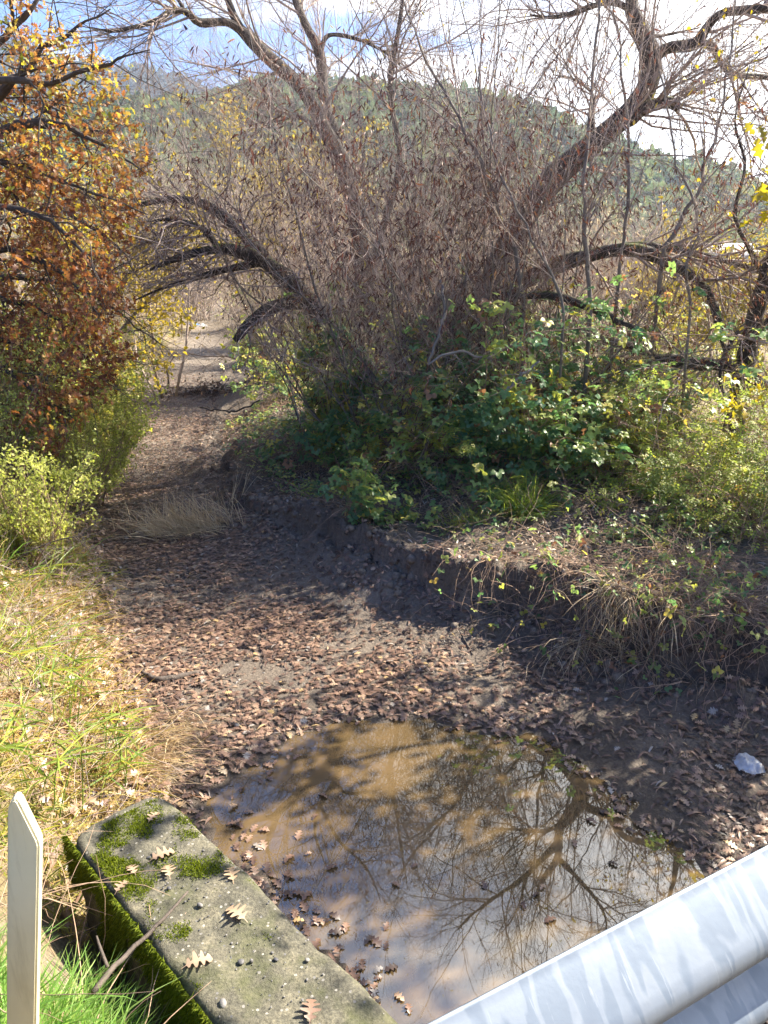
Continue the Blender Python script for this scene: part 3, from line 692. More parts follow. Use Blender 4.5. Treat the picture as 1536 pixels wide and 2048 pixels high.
# local x along, local -y towards the road
for q in range(len(mb.V)): mb.V[q] = mb.V[q]*np.array([1, -1, 1], np.float32)
mb.build('beam', M_zinc, rail, loc=(0, 0, 0))
mb = MB()
for s in (-.9, 1.9):
    ip = np.array([(-.05, 0), (.05, 0), (.05, .006), (.004, .006), (.004, .144), (.05, .144), (.05, .15), (-.05, .15), (-.05, .144), (-.004, .144), (-.004, .006), (-.05, .006)])
    ip = ip + [s, .02]
    lo_ = np.c_[ip, np.full(12, -1.0)]; hi_ = np.c_[ip, np.full(12, -.03)]
    a = np.arange(12); mb2 = MB(); mb2.add(np.vstack([lo_, hi_]), [np.stack([a, (a+1) % 12, (a+1) % 12+12, a+12], -1), (a+12)[None]])
    mb2.build('post', M_steel, rail, smooth=False, loc=(0, 0, 0))

# ------------------------------------------------------------------ white stake
SB = np.array([-.672, .94, 1.12]); ST_ = np.array([-.536, .93, 1.965]); ax = nrm(ST_ - SB); Lh = np.linalg.norm(ST_ - SB)
sx = nrm(np.array([1., .10, 0]) - ax*np.dot([1., .10, 0], ax)); sy = np.cross(ax, sx)
w2, t2 = .0235, .011
outl = [(-w2, 0), (w2, 0), (w2, Lh-.085), (w2*.9, Lh-.075), (-w2*.30, Lh-.006), (-w2*.5, Lh), (-w2*.75, Lh-.004), (-w2*.97, Lh-.02)]
import bmesh
bm = bmesh.new()
fr = [bm.verts.new(tuple(sx*a + ax*b - sy*t2*-1)) for a, b in outl]; bk = [bm.verts.new(tuple(sx*a + ax*b - sy*t2)) for a, b in outl]
bm.faces.new(fr); bm.faces.new(bk[::-1])
for q in range(len(outl)): bm.faces.new((fr[q], bk[q], bk[(q+1) % len(outl)], fr[(q+1) % len(outl)]))
bmesh.ops.recalc_face_normals(bm, faces=bm.faces)
bmesh.ops.bevel(bm, geom=list(bm.edges), offset=.003, segments=2, affect='EDGES')
me = bpy.data.meshes.new('marker_stake'); bm.to_mesh(me); bm.free(); me.materials.append(M_stake)
a = me.attributes.new('rnd', 'FLOAT', 'POINT'); a.data.foreach_set('value', np.full(len(me.vertices), .5, np.float32))
so = bpy.data.objects.new('marker_stake', me); COL.objects.link(so); so.location = SB
tag(so, 'off white pointed marker stake standing at the grassy road edge', 'stake')

#@@PLANTS
# ------------------------------------------------------------------ woody plants
def limb(lst, rad_, n=24, wig=.0):
    P = pts([p[:3] for p in lst]); R = np.interp(np.linspace(0, 1, len(P)), np.linspace(0, 1, len(rad_)), rad_)
    return resample(P, R, n, wig)
def stack(ls): return np.stack([a for a, _ in ls]), np.stack([b for _, b in ls])
def branches(P, R, spec, tidy=False):
    """spec: list of (per parent, t0, length lo, hi, angle lo, hi, points, wobble, up, radius factor, max radius)"""
    out = []; p, r = P, R
    clear = lambda q: ~((q[:, :, 0] < -1.75) & (q[:, :, 2] < 2.42) & (q[:, :, 0] > -5.6) & (q[:, :, 1] > 7.5) & (q[:, :, 1] < 13)).any(1)   # nothing hangs into the path
    for (n, t0, l0, l1, a0, a1, m, wob, up, rf, rmax) in spec:
        S, D, rr = spawn(p, r, n, t0, 1., (a0, a1)); N = len(S)
        p, r = grow(S, D, rng.uniform(l0, l1, N), m, wob, up, np.minimum(rr*rf, rmax)*rng.uniform(.6, 1, N), .35)
        if tidy: c = clear(p); p, r = p[c], r[c]
        out.append((p, r))
    return out
def hang_leaves(mb, tmpl, P, n, size, down=.8, spread=.6, rmean=.45, rsd=.28, t0=.15, rfun=None, keep=None):
    N, m, _ = P.shape; idx = rng.integers(0, N, n); t = rng.uniform(t0, 1, n)*(m-1); k = np.clip(t.astype(int), 0, m-2); f = (t-k)[:, None]
    S = P[idx, k]*(1-f) + P[idx, k+1]*f
    D = nrm(P[idx, k+1]-P[idx, k])*.5 + rdir(n)*spread + np.array([0, 0, -down])
    r = np.clip(rng.normal(rmean, rsd, n), 0, 1)
    if keep is not None:
        q = keep(S); S, D, r = S[q], D[q], r[q]; n = len(S)
    scatter(mb, tmpl, S, frames(D, rdir(n) + [0, 0, .4]), rng.uniform(size[0], size[1], n), r)
def woody(name, label, cat, base, limbs, spec, mats, group=None, k0=9, roots=None, bark_noise=True, trunk_name='trunk'):
    root = thing(name, label, cat, base, group)
    mb = MB()
    for a, r in limbs:
        if bark_noise: r = r*(1 + .12*rng.normal(size=r.shape)*0 + .10*np.sin(np.linspace(0, 23, len(r)) + rng.uniform(0, 6)))
        tubes(mb, a, r, k0, np.array([rng.uniform(.2, .8)]), cap=True)
    mb.build(trunk_name, mats[0], root)
    P, R = stack(limbs); lv = branches(P, R, spec, name in ('collapsed_willow', 'arching_willow', 'willow_shrub'))
    mb = MB()
    for q, (p, r) in enumerate(lv): tubes(mb, p, r, 5 if q == 0 else (4 if q == 1 else 3), rng.uniform(0, 1, len(p)))
    mb.build('crown', mats[1], root)
    return root, lv

# --- the big leaning willow
A0 = [(965, 660, 10.5), (985, 560, 10.4), (1045, 440, 10.2), (1110, 355, 10.0), (1190, 285, 9.9), (1262, 222, 9.8), (1302, 160, 9.8), (1300, 105, 9.8), (1278, 55, 9.8), (1262, 0, 9.9), (1275, -130, 10.0), (1240, -300, 10.4), (1265, -460, 10.6)]
A1 = [(1304, 120, 9.8), (1335, 96, 9.7), (1390, 88, 9.6), (1412, 58, 9.5), (1440, 28, 9.4), (1490, 20, 9.3), (1560, 10, 9.2), (1640, -40, 9.2), (1690, -120, 9.3)]
A2 = [(1395, 86, 9.6), (1424, 92, 9.6), (1440, 122, 9.7), (1468, 148, 9.7), (1540, 156, 9.8), (1620, 190, 9.9)]
A3 = [(1225, 258, 9.85), (1262, 236, 9.75), (1300, 212, 9.7), (1335, 204, 9.65), (1358, 216, 9.6)]
A4 = [(1262, 20, 9.9), (1225, 4, 9.8), (1180, 14, 9.7), (1112, 34, 9.6), (1060, 30, 9.5)]
A5 = [(1278, 60, 9.8), (1310, 72, 9.9), (1350, 66, 10), (1400, 55, 10.1)]
A6 = [(990, 600, 10.3), (1080, 545, 9.6), (1160, 516, 9.2), (1240, 500, 9.0), (1300, 508, 8.8), (1375, 545, 8.6), (1418, 588, 8.5), (1436, 640, 8.4), (1450, 700, 8.35), (1470, 760, 8.3)]
A7 = [(1180, 510, 9.1), (1260, 492, 9.0), (1340, 497, 8.9), (1410, 512, 8.8), (1480, 530, 8.7), (1560, 560, 8.6)]
A8 = [(1190, 285, 9.9), (1185, 240, 10), (1186, 190, 10.1), (1150, 160, 10.2), (1110, 150, 10.2)]
A9 = [(1262, -60, 9.9), (1180, -170, 9.6), (1080, -260, 9.4), (1000, -370, 9.3)]
A10 = [(1275, -130, 10), (1370, -230, 9.8), (1450, -330, 9.6), (1480, -460, 9.5)]
Al = [limb(A0, [.19, .17, .155, .15, .145, .13, .115, .105, .095, .08, .06, .04, .015], 30), limb(A1, [.075, .07, .062, .052, .048, .045, .035, .022, .01], 30), limb(A2, [.045, .042, .036, .03, .02], 30), limb(A3, [.10, .085, .07, .06, .055], 30),
      limb(A4, [.04, .035, .03, .02, .01], 30), limb(A5, [.035, .02, .015, .006], 30), limb(A6, [.12, .10, .085, .078, .07, .06, .05, .04, .025, .01], 30), limb(A7, [.055, .05, .042, .035, .028, .015], 30),
      limb(A8, [.04, .03, .02, .015, .008], 30), limb(A9, [.055, .04, .025, .01], 30), limb(A10, [.05, .035, .02, .01], 30)]
rt, lv = woody('leaning_willow', 'thick leaning willow with dark bark, a broken stub and big bare limbs', 'tree', (1.4, 10.5, .8), Al,
      [(20, .25, .7, 2.2, 25, 70, 7, .16, .03, .5, .02), (9, .1, .3, 1.0, 20, 55, 6, .16, .02, .6, .006), (5, .1, .15, .5, 20, 50, 4, .15, 0, .7, .0028)], (M_bark_dark, M_twig))
mb = MB(); hang_leaves(mb, WIL, lv[2][0], 900, (.05, .09), .9, .5, .45, .3); mb.build('leaves', M_willow_yel, rt)

# --- left willow with the arching limb
B0 = [(735, 650, 10.6), (728, 540, 10.5), (712, 440, 10.5), (690, 340, 10.4), (655, 270, 10.3), (606, 180, 10.2), (560, 135, 10.1), (512, 92, 10.0), (478, 55, 10.0), (458, 5, 10.0), (430, -90, 10.1), (445, -220, 10.2)]
B1 = [(485, 62, 10.0), (452, 44, 9.9), (400, 45, 9.8), (372, 24, 9.7), (345, 22, 9.6), (312, 42, 9.5), (280, 52, 9.4), (225, 62, 9.3), (180, 55, 9.2)]
B2 = [(368, 24, 9.7), (360, 5, 9.7), (330, -30, 9.8), (290, -80, 9.9)]
B3 = [(690, 340, 10.4), (668, 270, 10.5), (648, 190, 10.6), (640, 110, 10.7), (612, 50, 10.7), (590, -5, 10.8), (570, -110, 10.9), (590, -260, 11)]
B4 = [(640, 100, 10.7), (660, 70, 10.6), (720, 80, 10.5), (770, 105, 10.4), (800, 130, 10.4)]
B5 = [(640, 260, 10.3), (600, 235, 10.2), (550, 242, 10.1), (500, 250, 10.0)]
B6 = [(590, 0, 10.8), (640, -120, 10.6), (720, -240, 10.5), (760, -380, 10.4)]
B7 = [(735, 560, 10.5), (770, 440, 10.4), (800, 320, 10.2), (780, 180, 10.2), (800, 40, 10.2), (820, -130, 10.2), (840, -300, 10.3)]
Bl = [limb(B0, [.15, .13, .12, .11, .095, .085, .08, .07, .06, .045, .03, .01], 30), limb(B1, [.05, .048, .044, .038, .033, .028, .024, .018, .008], 30), limb(B2, [.025, .02, .012, .006], 30), limb(B3, [.085, .078, .07, .062, .055, .05, .03, .01], 30),
      limb(B4, [.03, .025, .018, .01], 30), limb(B5, [.03, .025, .015, .008], 30), limb(B6, [.035, .028, .018, .008], 30), limb(B7, [.06, .05, .04, .035, .028, .02, .008], 30)]
rt, lv = woody('arching_willow', 'dark willow whose limb arches up to the left below the blue sky', 'tree', (-.25, 10.6, .8), Bl,
      [(20, .25, .6, 2.0, 25, 65, 7, .15, .05, .5, .018), (9, .1, .3, 1.0, 20, 55, 6, .15, .03, .6, .006), (5, .1, .15, .45, 20, 50, 4, .15, 0, .7, .0028)], (M_bark_dark, M_twig))
mb = MB(); hang_leaves(mb, WIL, lv[2][0], 700, (.05, .08), .7, .5, .4, .3); mb.build('leaves', M_willow_yel, rt)

# --- dead collapsed limbs on the left
C0 = [(650, 640, 9.7), (605, 585, 9.5), (560, 545, 9.3), (505, 512, 9.1), (440, 498, 8.9), (360, 515, 8.8), (300, 540, 8.7)]
C1 = [(560, 548, 9.3), (505, 490, 9.6), (455, 440, 9.7), (405, 408, 9.7), (345, 398, 9.6), (280, 410, 9.5), (225, 425, 9.4)]
C2 = [(655, 620, 9.8), (600, 605, 9.5), (545, 615, 9.2), (505, 640, 9.0), (470, 682, 8.9)]
C3 = [(520, 525, 9.2), (450, 540, 9.2), (380, 560, 9.3), (330, 575, 9.4), (270, 600, 9.4)]
C4 = [(440, 498, 8.9), (400, 455, 8.9), (340, 440, 9.0), (280, 445, 9.0)]
Cl = [limb(C0, [.12, .11, .095, .08, .06, .04, .015], 24), limb(C1, [.08, .07, .062, .055, .042, .028, .01], 24), limb(C2, [.09, .085, .075, .065, .045], 24), limb(C3, [.05, .04, .03, .02, .008], 24), limb(C4, [.04, .03, .02, .008], 24)]
rt, lv = woody('collapsed_willow', 'fallen dark willow limbs with a tangle of drooping bare twigs over the path', 'tree', (-.9, 9.7, .8), Cl,
      [(26, .15, .4, 1.5, 25, 80, 8, .20, -.05, .5, .014), (9, .1, .2, .8, 20, 60, 6, .22, -.05, .6, .005), (4, .1, .12, .4, 20, 50, 4, .2, -.04, .7, .0028)], (M_bark_dark, M_twig))
mb = MB(); hang_leaves(mb, WIL, lv[2][0], 800, (.04, .07), .9, .5, .5, .3); mb.build('leaves', M_dryleaf, rt)

# --- dark tree at the right edge
D0 = [(1452, 915, 8.35), (1468, 850, 8.35), (1485, 760, 8.35), (1500, 680, 8.35), (1516, 610, 8.35), (1540, 540, 8.35), (1575, 440, 8.3), (1590, 320, 8.2), (1580, 180, 8.1), (1600, 0, 8.0), (1580, -180, 8.0)]
D1 = [(1490, 740, 8.35), (1455, 725, 8.3), (1400, 735, 8.2), (1340, 725, 8.2), (1280, 700, 8.3), (1240, 690, 8.4)]
D2 = [(1510, 640, 8.35), (1480, 660, 8.2), (1455, 700, 8.1), (1440, 760, 7.9), (1465, 830, 7.7), (1472, 900, 7.6)]
D3 = [(1530, 560, 8.35), (1500, 500, 8.2), (1470, 430, 8.1), (1490, 330, 8.0), (1470, 240, 8), (1500, 130, 8)]
D4 = [(1500, 690, 8.35), (1540, 640, 8.2), (1590, 600, 8.1), (1660, 560, 8.0)]
Dl = [limb(D0, [.15, .115, .105, .10, .095, .09, .08, .065, .05, .03, .01], 24), limb(D1, [.05, .045, .04, .035, .025, .012], 24), limb(D2, [.03, .026, .022, .018, .012, .006], 24), limb(D3, [.03, .025, .02, .015, .01, .005], 24), limb(D4, [.06, .05, .04, .02], 24)]
rt, lv = woody('dark_trunk_willow', 'dark upright trunk at the right edge with low curving branches', 'tree', (*at(1452, 915, 8.35)[:2], .95), Dl,
      [(14, .2, .4, 1.5, 25, 75, 7, .18, .03, .5, .014), (8, .1, .2, .8, 20, 55, 6, .18, .0, .6, .005), (4, .1, .12, .4, 20, 50, 4, .2, 0, .7, .0028)], (M_bark_dark, M_twig))
mb = MB(); hang_leaves(mb, WIL, lv[2][0], 1400, (.04, .08), .9, .5, .6, .3); mb.build('leaves', M_dryleaf, rt)
mb = MB(); hang_leaves(mb, SML, lv[2][0], 500, (.04, .07), .6, .6, .5, .3); mb.build('foliage', M_yellow, rt)

# --- upright willow saplings and multi-stemmed willow shrubs between the trunks
def shrub_willow(px, py, Y, n, lean, hgt, label, r0=(.006, .016), leaves=900, mats=(M_bark_grey, M_twig), spec=None, rmean=.4, keep=None, name='willow_shrub', fan=.35, lmat=None, lsize=(.05, .09)):
    reseed(label); b = at(px, py, Y); b[2] = float(H(b[0:1], b[1:2])[0]) + .15
    S = b + rng.normal(size=(n, 3))*[.28, .28, .02]
    D = np.stack([rng.normal(lean, fan, n), rng.normal(-.05, .25, n), np.ones(n)], -1)
    P, R = grow(S, D, rng.uniform(hgt*.6, hgt, n), 12, .11, .02, rng.uniform(r0[0], r0[1], n), .22)
    P = P + rng.normal(size=P.shape)*.012*np.linspace(0, 1, 12)[None, :, None]
    ls = [(P[q], R[q]) for q in range(n) if not ((P[q, 2:, 0] < -1.9) & (P[q, 2:, 2] < 2.5) & (P[q, 2:, 1] < 13)).any()]
    spec = spec or [(19, .06, .5, 1.8, 14, 55, 8, .13, .05, .55, .008), (10, .1, .25, .9, 18, 50, 6, .15, .04, .6, .004), (4, .1, .12, .38, 20, 50, 4, .16, 0, .7, .0024)]
    rt, lv = woody(name, label, 'shrub', (b[0], b[1], b[2]), ls, spec, mats, 'bare willow shrubs between the trunks' if name == 'willow_shrub' else None, 6, trunk_name='stems')
    if leaves:
        mb = MB(); hang_leaves(mb, WIL, lv[1][0], int(leaves*2.6), lsize, .9, .45, rmean, .28, keep=keep); mb.build('leaves', lmat or M_dryleaf, rt)
    return rt
midband = lambda S: (rng.uniform(0, 1, len(S)) < ss(5.2, 3.3, S[:, 2]) + .03)
for a in [
    (700, 640, 9.6, 11, -.45, 6.2, 'bare willow shrub in front of the arching trunk, stems fanned to the left', 900, .35),
    (780, 640, 9.3, 12, -.15, 6.4, 'dense pinkish twigged willow shrub just right of the arching trunk', 1700, .35),
    (860, 650, 9.0, 12, -.25, 5.6, 'willow shrub with hanging purple brown dead leaves above the bramble heap', 2600, .3),
    (930, 640, 8.8, 11, .0, 5.2, 'thickly dead-leaved willow shrub in the middle of the thicket', 3000, .3),
    (1000, 650, 8.6, 10, -.4, 5.6, 'willow shrub leaning left with long dark diagonal stems', 2200, .3),
    (1060, 640, 8.7, 9, .1, 4.6, 'willow shrub full of curled brown leaves below the leaning trunk', 2400, .3),
    (640, 600, 10.8, 8, -.3, 5.0, 'sparse leafless willow shrub behind the collapsed limbs', 300, .4),
    (880, 560, 11.6, 12, .05, 7.0, 'tall grey twigged willow shrub behind the thicket against the cloud', 700, .4),
    (820, 560, 12.4, 12, -.1, 7.6, 'tallest pale twigged willow shrub rising between the two leaning trunks', 500, .4)]:
    shrub_willow(a[0], a[1], a[2], a[3], a[4], a[5], a[6], leaves=a[7], rmean=a[8], keep=midband)
for lst, rr, lab, lf in [
    ([(1183, 640, 8.0), (1176, 560, 8.0), (1170, 450, 8.0), (1168, 350, 8.0), (1180, 230, 8.05), (1192, 90, 8.1), (1200, -60, 8.1), (1196, -200, 8.2)], [.036, .034, .031, .028, .022, .018, .012, .005], 'straight grey willow sapling standing in front of the leaning trunk', 500),
    ([(1235, 560, 8.6), (1248, 490, 8.6), (1258, 380, 8.6), (1256, 260, 8.6), (1243, 150, 8.65), (1238, 60, 8.7), (1215, -60, 8.7), (1225, -190, 8.7)], [.03, .028, .025, .022, .018, .014, .01, .004], 'slim grey willow sapling right of the straight sapling under the stub', 300),
    ([(1318, 520, 8.2), (1345, 470, 8.2), (1388, 395, 8.2), (1412, 330, 8.2), (1440, 230, 8.25), (1462, 90, 8.3), (1480, -50, 8.3), (1510, -160, 8.4)], [.034, .032, .028, .024, .018, .013, .008, .004], 'reddish dark sapling slanting right from the arching low limb', 500),
    ([(1060, 620, 8.2), (1030, 520, 8.2), (985, 380, 8.2), (940, 280, 8.2), (890, 190, 8.2), (850, 110, 8.25), (815, 30, 8.3), (780, -80, 8.3)], [.034, .032, .029, .026, .021, .016, .011, .005], 'dark diagonal willow sapling leaning left across the thicket', 1400),
    ([(1390, 640, 7.9), (1372, 545, 7.9), (1395, 440, 7.9), (1350, 320, 7.95), (1330, 200, 8), (1310, 60, 8), (1340, -60, 8)], [.022, .02, .018, .015, .012, .009, .004], 'thin twisted sapling right of the leaning trunk near the arching limb', 400),
    ([(1130, 660, 7.6), (1120, 590, 7.6), (1060, 470, 7.6), (1010, 380, 7.65), (985, 290, 7.7), (960, 170, 7.8), (962, 40, 7.8), (950, -100, 7.9)], [.022, .021, .018, .016, .013, .01, .007, .003], 'pale thin sapling arching left in front of the dead leaved shrubs', 900)]:
    P, R = limb(lst, rr, 24, .012); R = R*.72; b = P[0].copy(); b[2] = float(H(b[0:1], b[1:2])[0]); P[0] = b
    rt, lv = woody('willow_sapling', lab, 'sapling', b, [(P, R)], [(26, .15, .4, 1.7, 18, 50, 8, .08, .05, .55, .010), (6, .1, .25, .8, 20, 45, 6, .12, .03, .6, .0045), (3, .1, .12, .35, 20, 45, 4, .14, 0, .7, .0024)], (M_bark_grey, M_twig), 'slender saplings in front of the leaning willow', 7, trunk_name='stem')
    mb = MB(); hang_leaves(mb, WIL, lv[1][0], lf, (.045, .085), .9, .5, .35, .28, keep=midband); mb.build('leaves', M_dryleaf, rt)

# dead branches lying or hanging in the brambles
for nm, lst, rr, mt, lab in [
    ('dead_branch', [(985, 588, 8.4), (1050, 590, 8.3), (1110, 592, 8.2), (1175, 612, 8.1), (1230, 640, 8.0), (1288, 662, 7.9)], [.03, .042, .045, .04, .034, .02], M_bark_dark, 'dark thick dead branch sloping down to the right above the yellow leaves'),
    ('dead_branch', [(858, 728, 7.5), (870, 690, 7.55), (884, 655, 7.6), (888, 610, 7.8), (880, 560, 8)], [.012, .016, .018, .018, .014], M_greywood, 'pale grey dead branch hanging steeply into the brambles'),
    ('dead_branch', [(856, 730, 7.3), (890, 710, 7.3), (925, 703, 7.35), (965, 715, 7.4), (1010, 700, 7.5), (1070, 660, 7.6)], [.011, .014, .014, .013, .012, .009], M_greywood, 'pale bent dead branch lying flat on top of the brambles'),
    ('dead_branch', [(1005, 790, 6.9), (1025, 765, 6.95), (1055, 740, 7.0), (1075, 725, 7.1)], [.010, .014, .014, .010], M_greywood, 'short split dead branch on the right part of the bramble heap'),
    ('dead_branch', [(400, 815, 10.5), (470, 822, 10.2), (520, 800, 10.0)], [.01, .014, .01], M_deadwood, 'thin dark dead branch crossing the path beside the bramble bank'),
    ('dead_branch', [(1560, 780, 7.8), (1440, 730, 8.2), (1350, 722, 8.6), (1250, 690, 9), (1180, 668, 9.4)], [.05, .06, .06, .05, .04], M_bark_dark, 'long dark fallen trunk lying behind the right brambles')]:
    P, R = limb(lst, rr, 18, .008); mb = MB(); tubes(mb, P, R, 7, np.array([.5]), cap=True)
    for q, (p, r) in enumerate(branches(P[None], R[None], [(6, .2, .15, .5, 30, 70, 6, .2, -.02, .45, .01), (3, .2, .08, .25, 30, 60, 4, .2, 0, .6, .004)])): tubes(mb, p, r, 4, np.full(len(p), .5))
    tag(mb.build(nm, mt, loc=P[0]), lab, 'branch')

# --- oak with rust coloured leaves on the left
ob = np.array([-5.6, 8.6]); oz = float(H(ob[:1], ob[1:])[0])
def ol(lst, rr): return resample(np.array(lst, float), np.interp(np.linspace(0, 1, len(lst)), np.linspace(0, 1, len(rr)), rr), 24, .012)
T = [(ob[0], ob[1], oz-.1), (ob[0]+.05, ob[1], oz+1.0), (-5.45, 8.5, 3.2), (-5.2, 8.4, 4.6), (-5.0, 8.3, 6.0), (-4.7, 8.2, 7.6)]
Ol = [ol(T, [.22, .19, .17, .14, .09, .03])]
def olp(p0, lst, rr): Ol.append(ol([p0] + [tuple(at(*q)) for q in lst], rr))
olp(T[2], [(-60, 300, 8.3), (0, 268, 8.2), (50, 245, 8.1), (105, 243, 8.0), (160, 268, 7.9), (220, 300, 7.8), (290, 350, 7.7)], [.10, .06, .05, .042, .035, .025, .014, .006])
olp(T[2], [(-60, 330, 8.0), (0, 322, 7.9), (60, 335, 7.8), (130, 365, 7.7), (220, 395, 7.6), (300, 430, 7.5)], [.08, .03, .026, .022, .016, .01, .004])
olp(T[3], [(-40, 200, 8.2), (40, 150, 8.1), (90, 100, 8.0), (150, 60, 8.0), (220, 20, 7.9)], [.08, .045, .035, .025, .015, .006])
olp(T[3], [(-40, 110, 8.1), (40, 40, 8.1), (70, 0, 8.1), (90, -80, 8.1)], [.07, .035, .03, .02, .008])
olp(T[3], [(0, 160, 7.6), (90, 165, 7.5), (170, 140, 7.4), (240, 120, 7.3), (300, 100, 7.2)], [.07, .03, .024, .018, .01, .005])
olp(T[1], [(-80, 520, 7.9), (0, 500, 7.8), (80, 520, 7.6), (150, 570, 7.5), (210, 640, 7.4)], [.09, .05, .04, .03, .018, .006])
olp(T[1], [(-80, 600, 8.0), (20, 600, 7.9), (100, 630, 7.8), (170, 690, 7.7), (240, 740, 7.6)], [.08, .045, .035, .025, .015, .006])
olp(T[1], [(-60, 430, 7.4), (30, 420, 7.3), (110, 450, 7.2), (180, 520, 7.1), (230, 590, 7.1)], [.08, .04, .03, .02, .012, .005])
olp(T[1], [(-60, 680, 7.8), (20, 680, 7.7), (90, 720, 7.6), (150, 780, 7.5)], [.07, .035, .025, .015, .006])
olp(T[2], [(-80, 250, 9.2), (40, 330, 9.4), (130, 420, 9.5), (220, 480, 9.5), (280, 560, 9.6)], [.08, .045, .035, .025, .015, .006])
olp(T[1], [(-20, 560, 9.3), (100, 560, 9.5), (200, 600, 9.6), (280, 660, 9.7), (330, 700, 9.7)], [.08, .04, .03, .02, .012, .005])
olp(T[1], [(-60, 740, 7.4), (10, 740, 7.3), (80, 790, 7.2), (150, 840, 7.1)], [.06, .03, .02, .012, .005])
olp(T[1], [(-40, 640, 8.6), (80, 660, 8.6), (180, 720, 8.6), (250, 790, 8.5)], [.06, .03, .02, .012, .005])
olp(T[3], [(-100, 60, 9.2), (20, 180, 9.3), (110, 230, 9.3), (200, 260, 9.2), (260, 240, 9.2)], [.08, .04, .03, .02, .012, .005])
rt, lv = woody('oak_tree', 'oak with rusty orange and yellow autumn leaves filling the left side', 'tree', (ob[0], ob[1], oz), Ol,
      [(13, .30, .4, 1.3, 25, 65, 7, .2, -.01, .5, .016), (8, .15, .18, .6, 25, 60, 5, .2, -.02, .6, .005), (3, .2, .08, .25, 25, 60, 4, .2, 0, .7, .0026)], (M_oakbark, M_oakbark))
mb = MB()
yel = lambda S: None
P = lv[2][0]; n = 22000
N, m, _ = P.shape; idx = rng.integers(0, N, n); k = rng.integers(1, m, n); S = P[idx, k] + rng.normal(size=(n, 3))*.03
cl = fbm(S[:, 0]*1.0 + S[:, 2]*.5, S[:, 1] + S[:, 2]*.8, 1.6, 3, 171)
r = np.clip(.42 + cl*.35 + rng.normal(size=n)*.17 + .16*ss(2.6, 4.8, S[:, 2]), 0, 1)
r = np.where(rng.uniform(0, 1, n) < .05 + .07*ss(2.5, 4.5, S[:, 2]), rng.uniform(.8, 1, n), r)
kp = rng.uniform(0, 1, n) < 1 - .45*ss(3.0, 4.6, S[:, 2]); dd = (S - [0, 0, CAM_Z])@np.array([[1, 0, 0], [0, CT, -ST], [0, ST, CT]]).T
qx = 768 + FPX*dd[:, 0]/dd[:, 1]; qy = 1024 - FPX*dd[:, 2]/dd[:, 1]          # keep the crown's own outline
edge = np.interp(qy, [-200, 0, 120, 300, 420, 520, 620, 700, 780, 860, 950], [60, 110, 230, 295, 275, 235, 250, 250, 215, 140, 70]) + fbm(S[:, 1]*3, S[:, 2]*3, 1, 3, 177)*70
kp &= (qx < edge) & (cl > -.42)
S, r = S[kp], r[kp]; n = len(S)
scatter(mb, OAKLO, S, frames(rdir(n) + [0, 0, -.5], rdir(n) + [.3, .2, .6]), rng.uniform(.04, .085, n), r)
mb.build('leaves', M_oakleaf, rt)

# --- thicket behind: bare shrubs, saplings, yellow trees
thick = [(215, 560, 16, 10, .05, 4.0, 'bare pinkish shrub left of the path between the oak and the collapsed limbs'), (395, 560, 40, 12, .0, 3.9, 'tan twiggy shrub closing the far end of the path'),
         (330, 560, 36, 12, .0, 4.2, 'pale twiggy shrub at the left of the far path end'), (470, 560, 34, 12, .05, 4.2, 'pale bare shrub standing before the yellow tree'), (530, 560, 16, 10, -.1, 4.0, 'bare twiggy shrub right of the path end'),
         (255, 560, 22, 10, .0, 4.4, 'bare twiggy shrub showing through the right edge of the oak'), (120, 560, 15, 10, .0, 4.6, 'bare brown shrub behind the oak crown'),
         (1120, 600, 16, 9, .0, 3.6, 'reddish bare shrub behind the leaning trunk'), (1230, 600, 18, 9, .1, 3.4, 'rusty bare shrub under the stub'), (1330, 640, 20, 9, .0, 2.8, 'low reddish bare shrub before the pale building'),
         (620, 560, 18, 11, .0, 4.6, 'grey bare shrub behind the arching trunk'), (700, 560, 22, 11, .0, 4.8, 'broad bare shrub behind the collapsed limbs'), (780, 560, 18, 10, .0, 4.8, 'bare shrub filling the gap behind the middle of the thicket'), (960, 580, 17, 10, .0, 4.4, 'brown bare shrub behind the foot of the leaning trunk'),
         (20, 560, 18, 10, .0, 5.0, 'bare brown shrub at the far left behind the oak'), (1050, 590, 22, 9, 0, 4.0, 'distant bare shrub seen past the leaning trunk')]
for (px, py, Yd, n, lean, hgt, lab) in thick:
    hgt *= Yd/17.
    f = Yd/17.
    rt = shrub_willow(px, py, Yd, n+4, lean, hgt*.8, lab, (.015*f, .03*f), 500, (M_twig_pink, M_twig_pink), [(14, .08, .6*f, 1.9*f, 20, 60, 6, .14, .05, .5, .011*f), (10, .1, .3*f, .9*f, 20, 50, 5, .16, .04, .6, .006*f), (3, .1, .2*f, .5*f, 20, 50, 3, .1, 0, .8, .0045*f)], .6, name='bare_shrub', fan=.5, lmat=M_straw, lsize=(.06, .11))
    rt['group'] = 'bare shrubs of the far thicket'
for (px, py, Yd, n, hgt, lab) in [(345, 560, 30, 4, 11.5, 'tall leafless sapling standing alone against the hill left of the arching limb'), (262, 560, 15, 3, 5.4, 'thin bare sapling beside the oak crown')]:
    shrub_willow(px, py, Yd, n, .02, hgt, lab, (.025, .04), 60, (M_twig_pink, M_twig_pink), [(16, .2, .6, 1.6, 15, 40, 7, .06, .06, .5, .012), (7, .1, .3, .8, 18, 40, 5, .1, .03, .6, .006)], .5, name='bare_sapling', fan=.1)
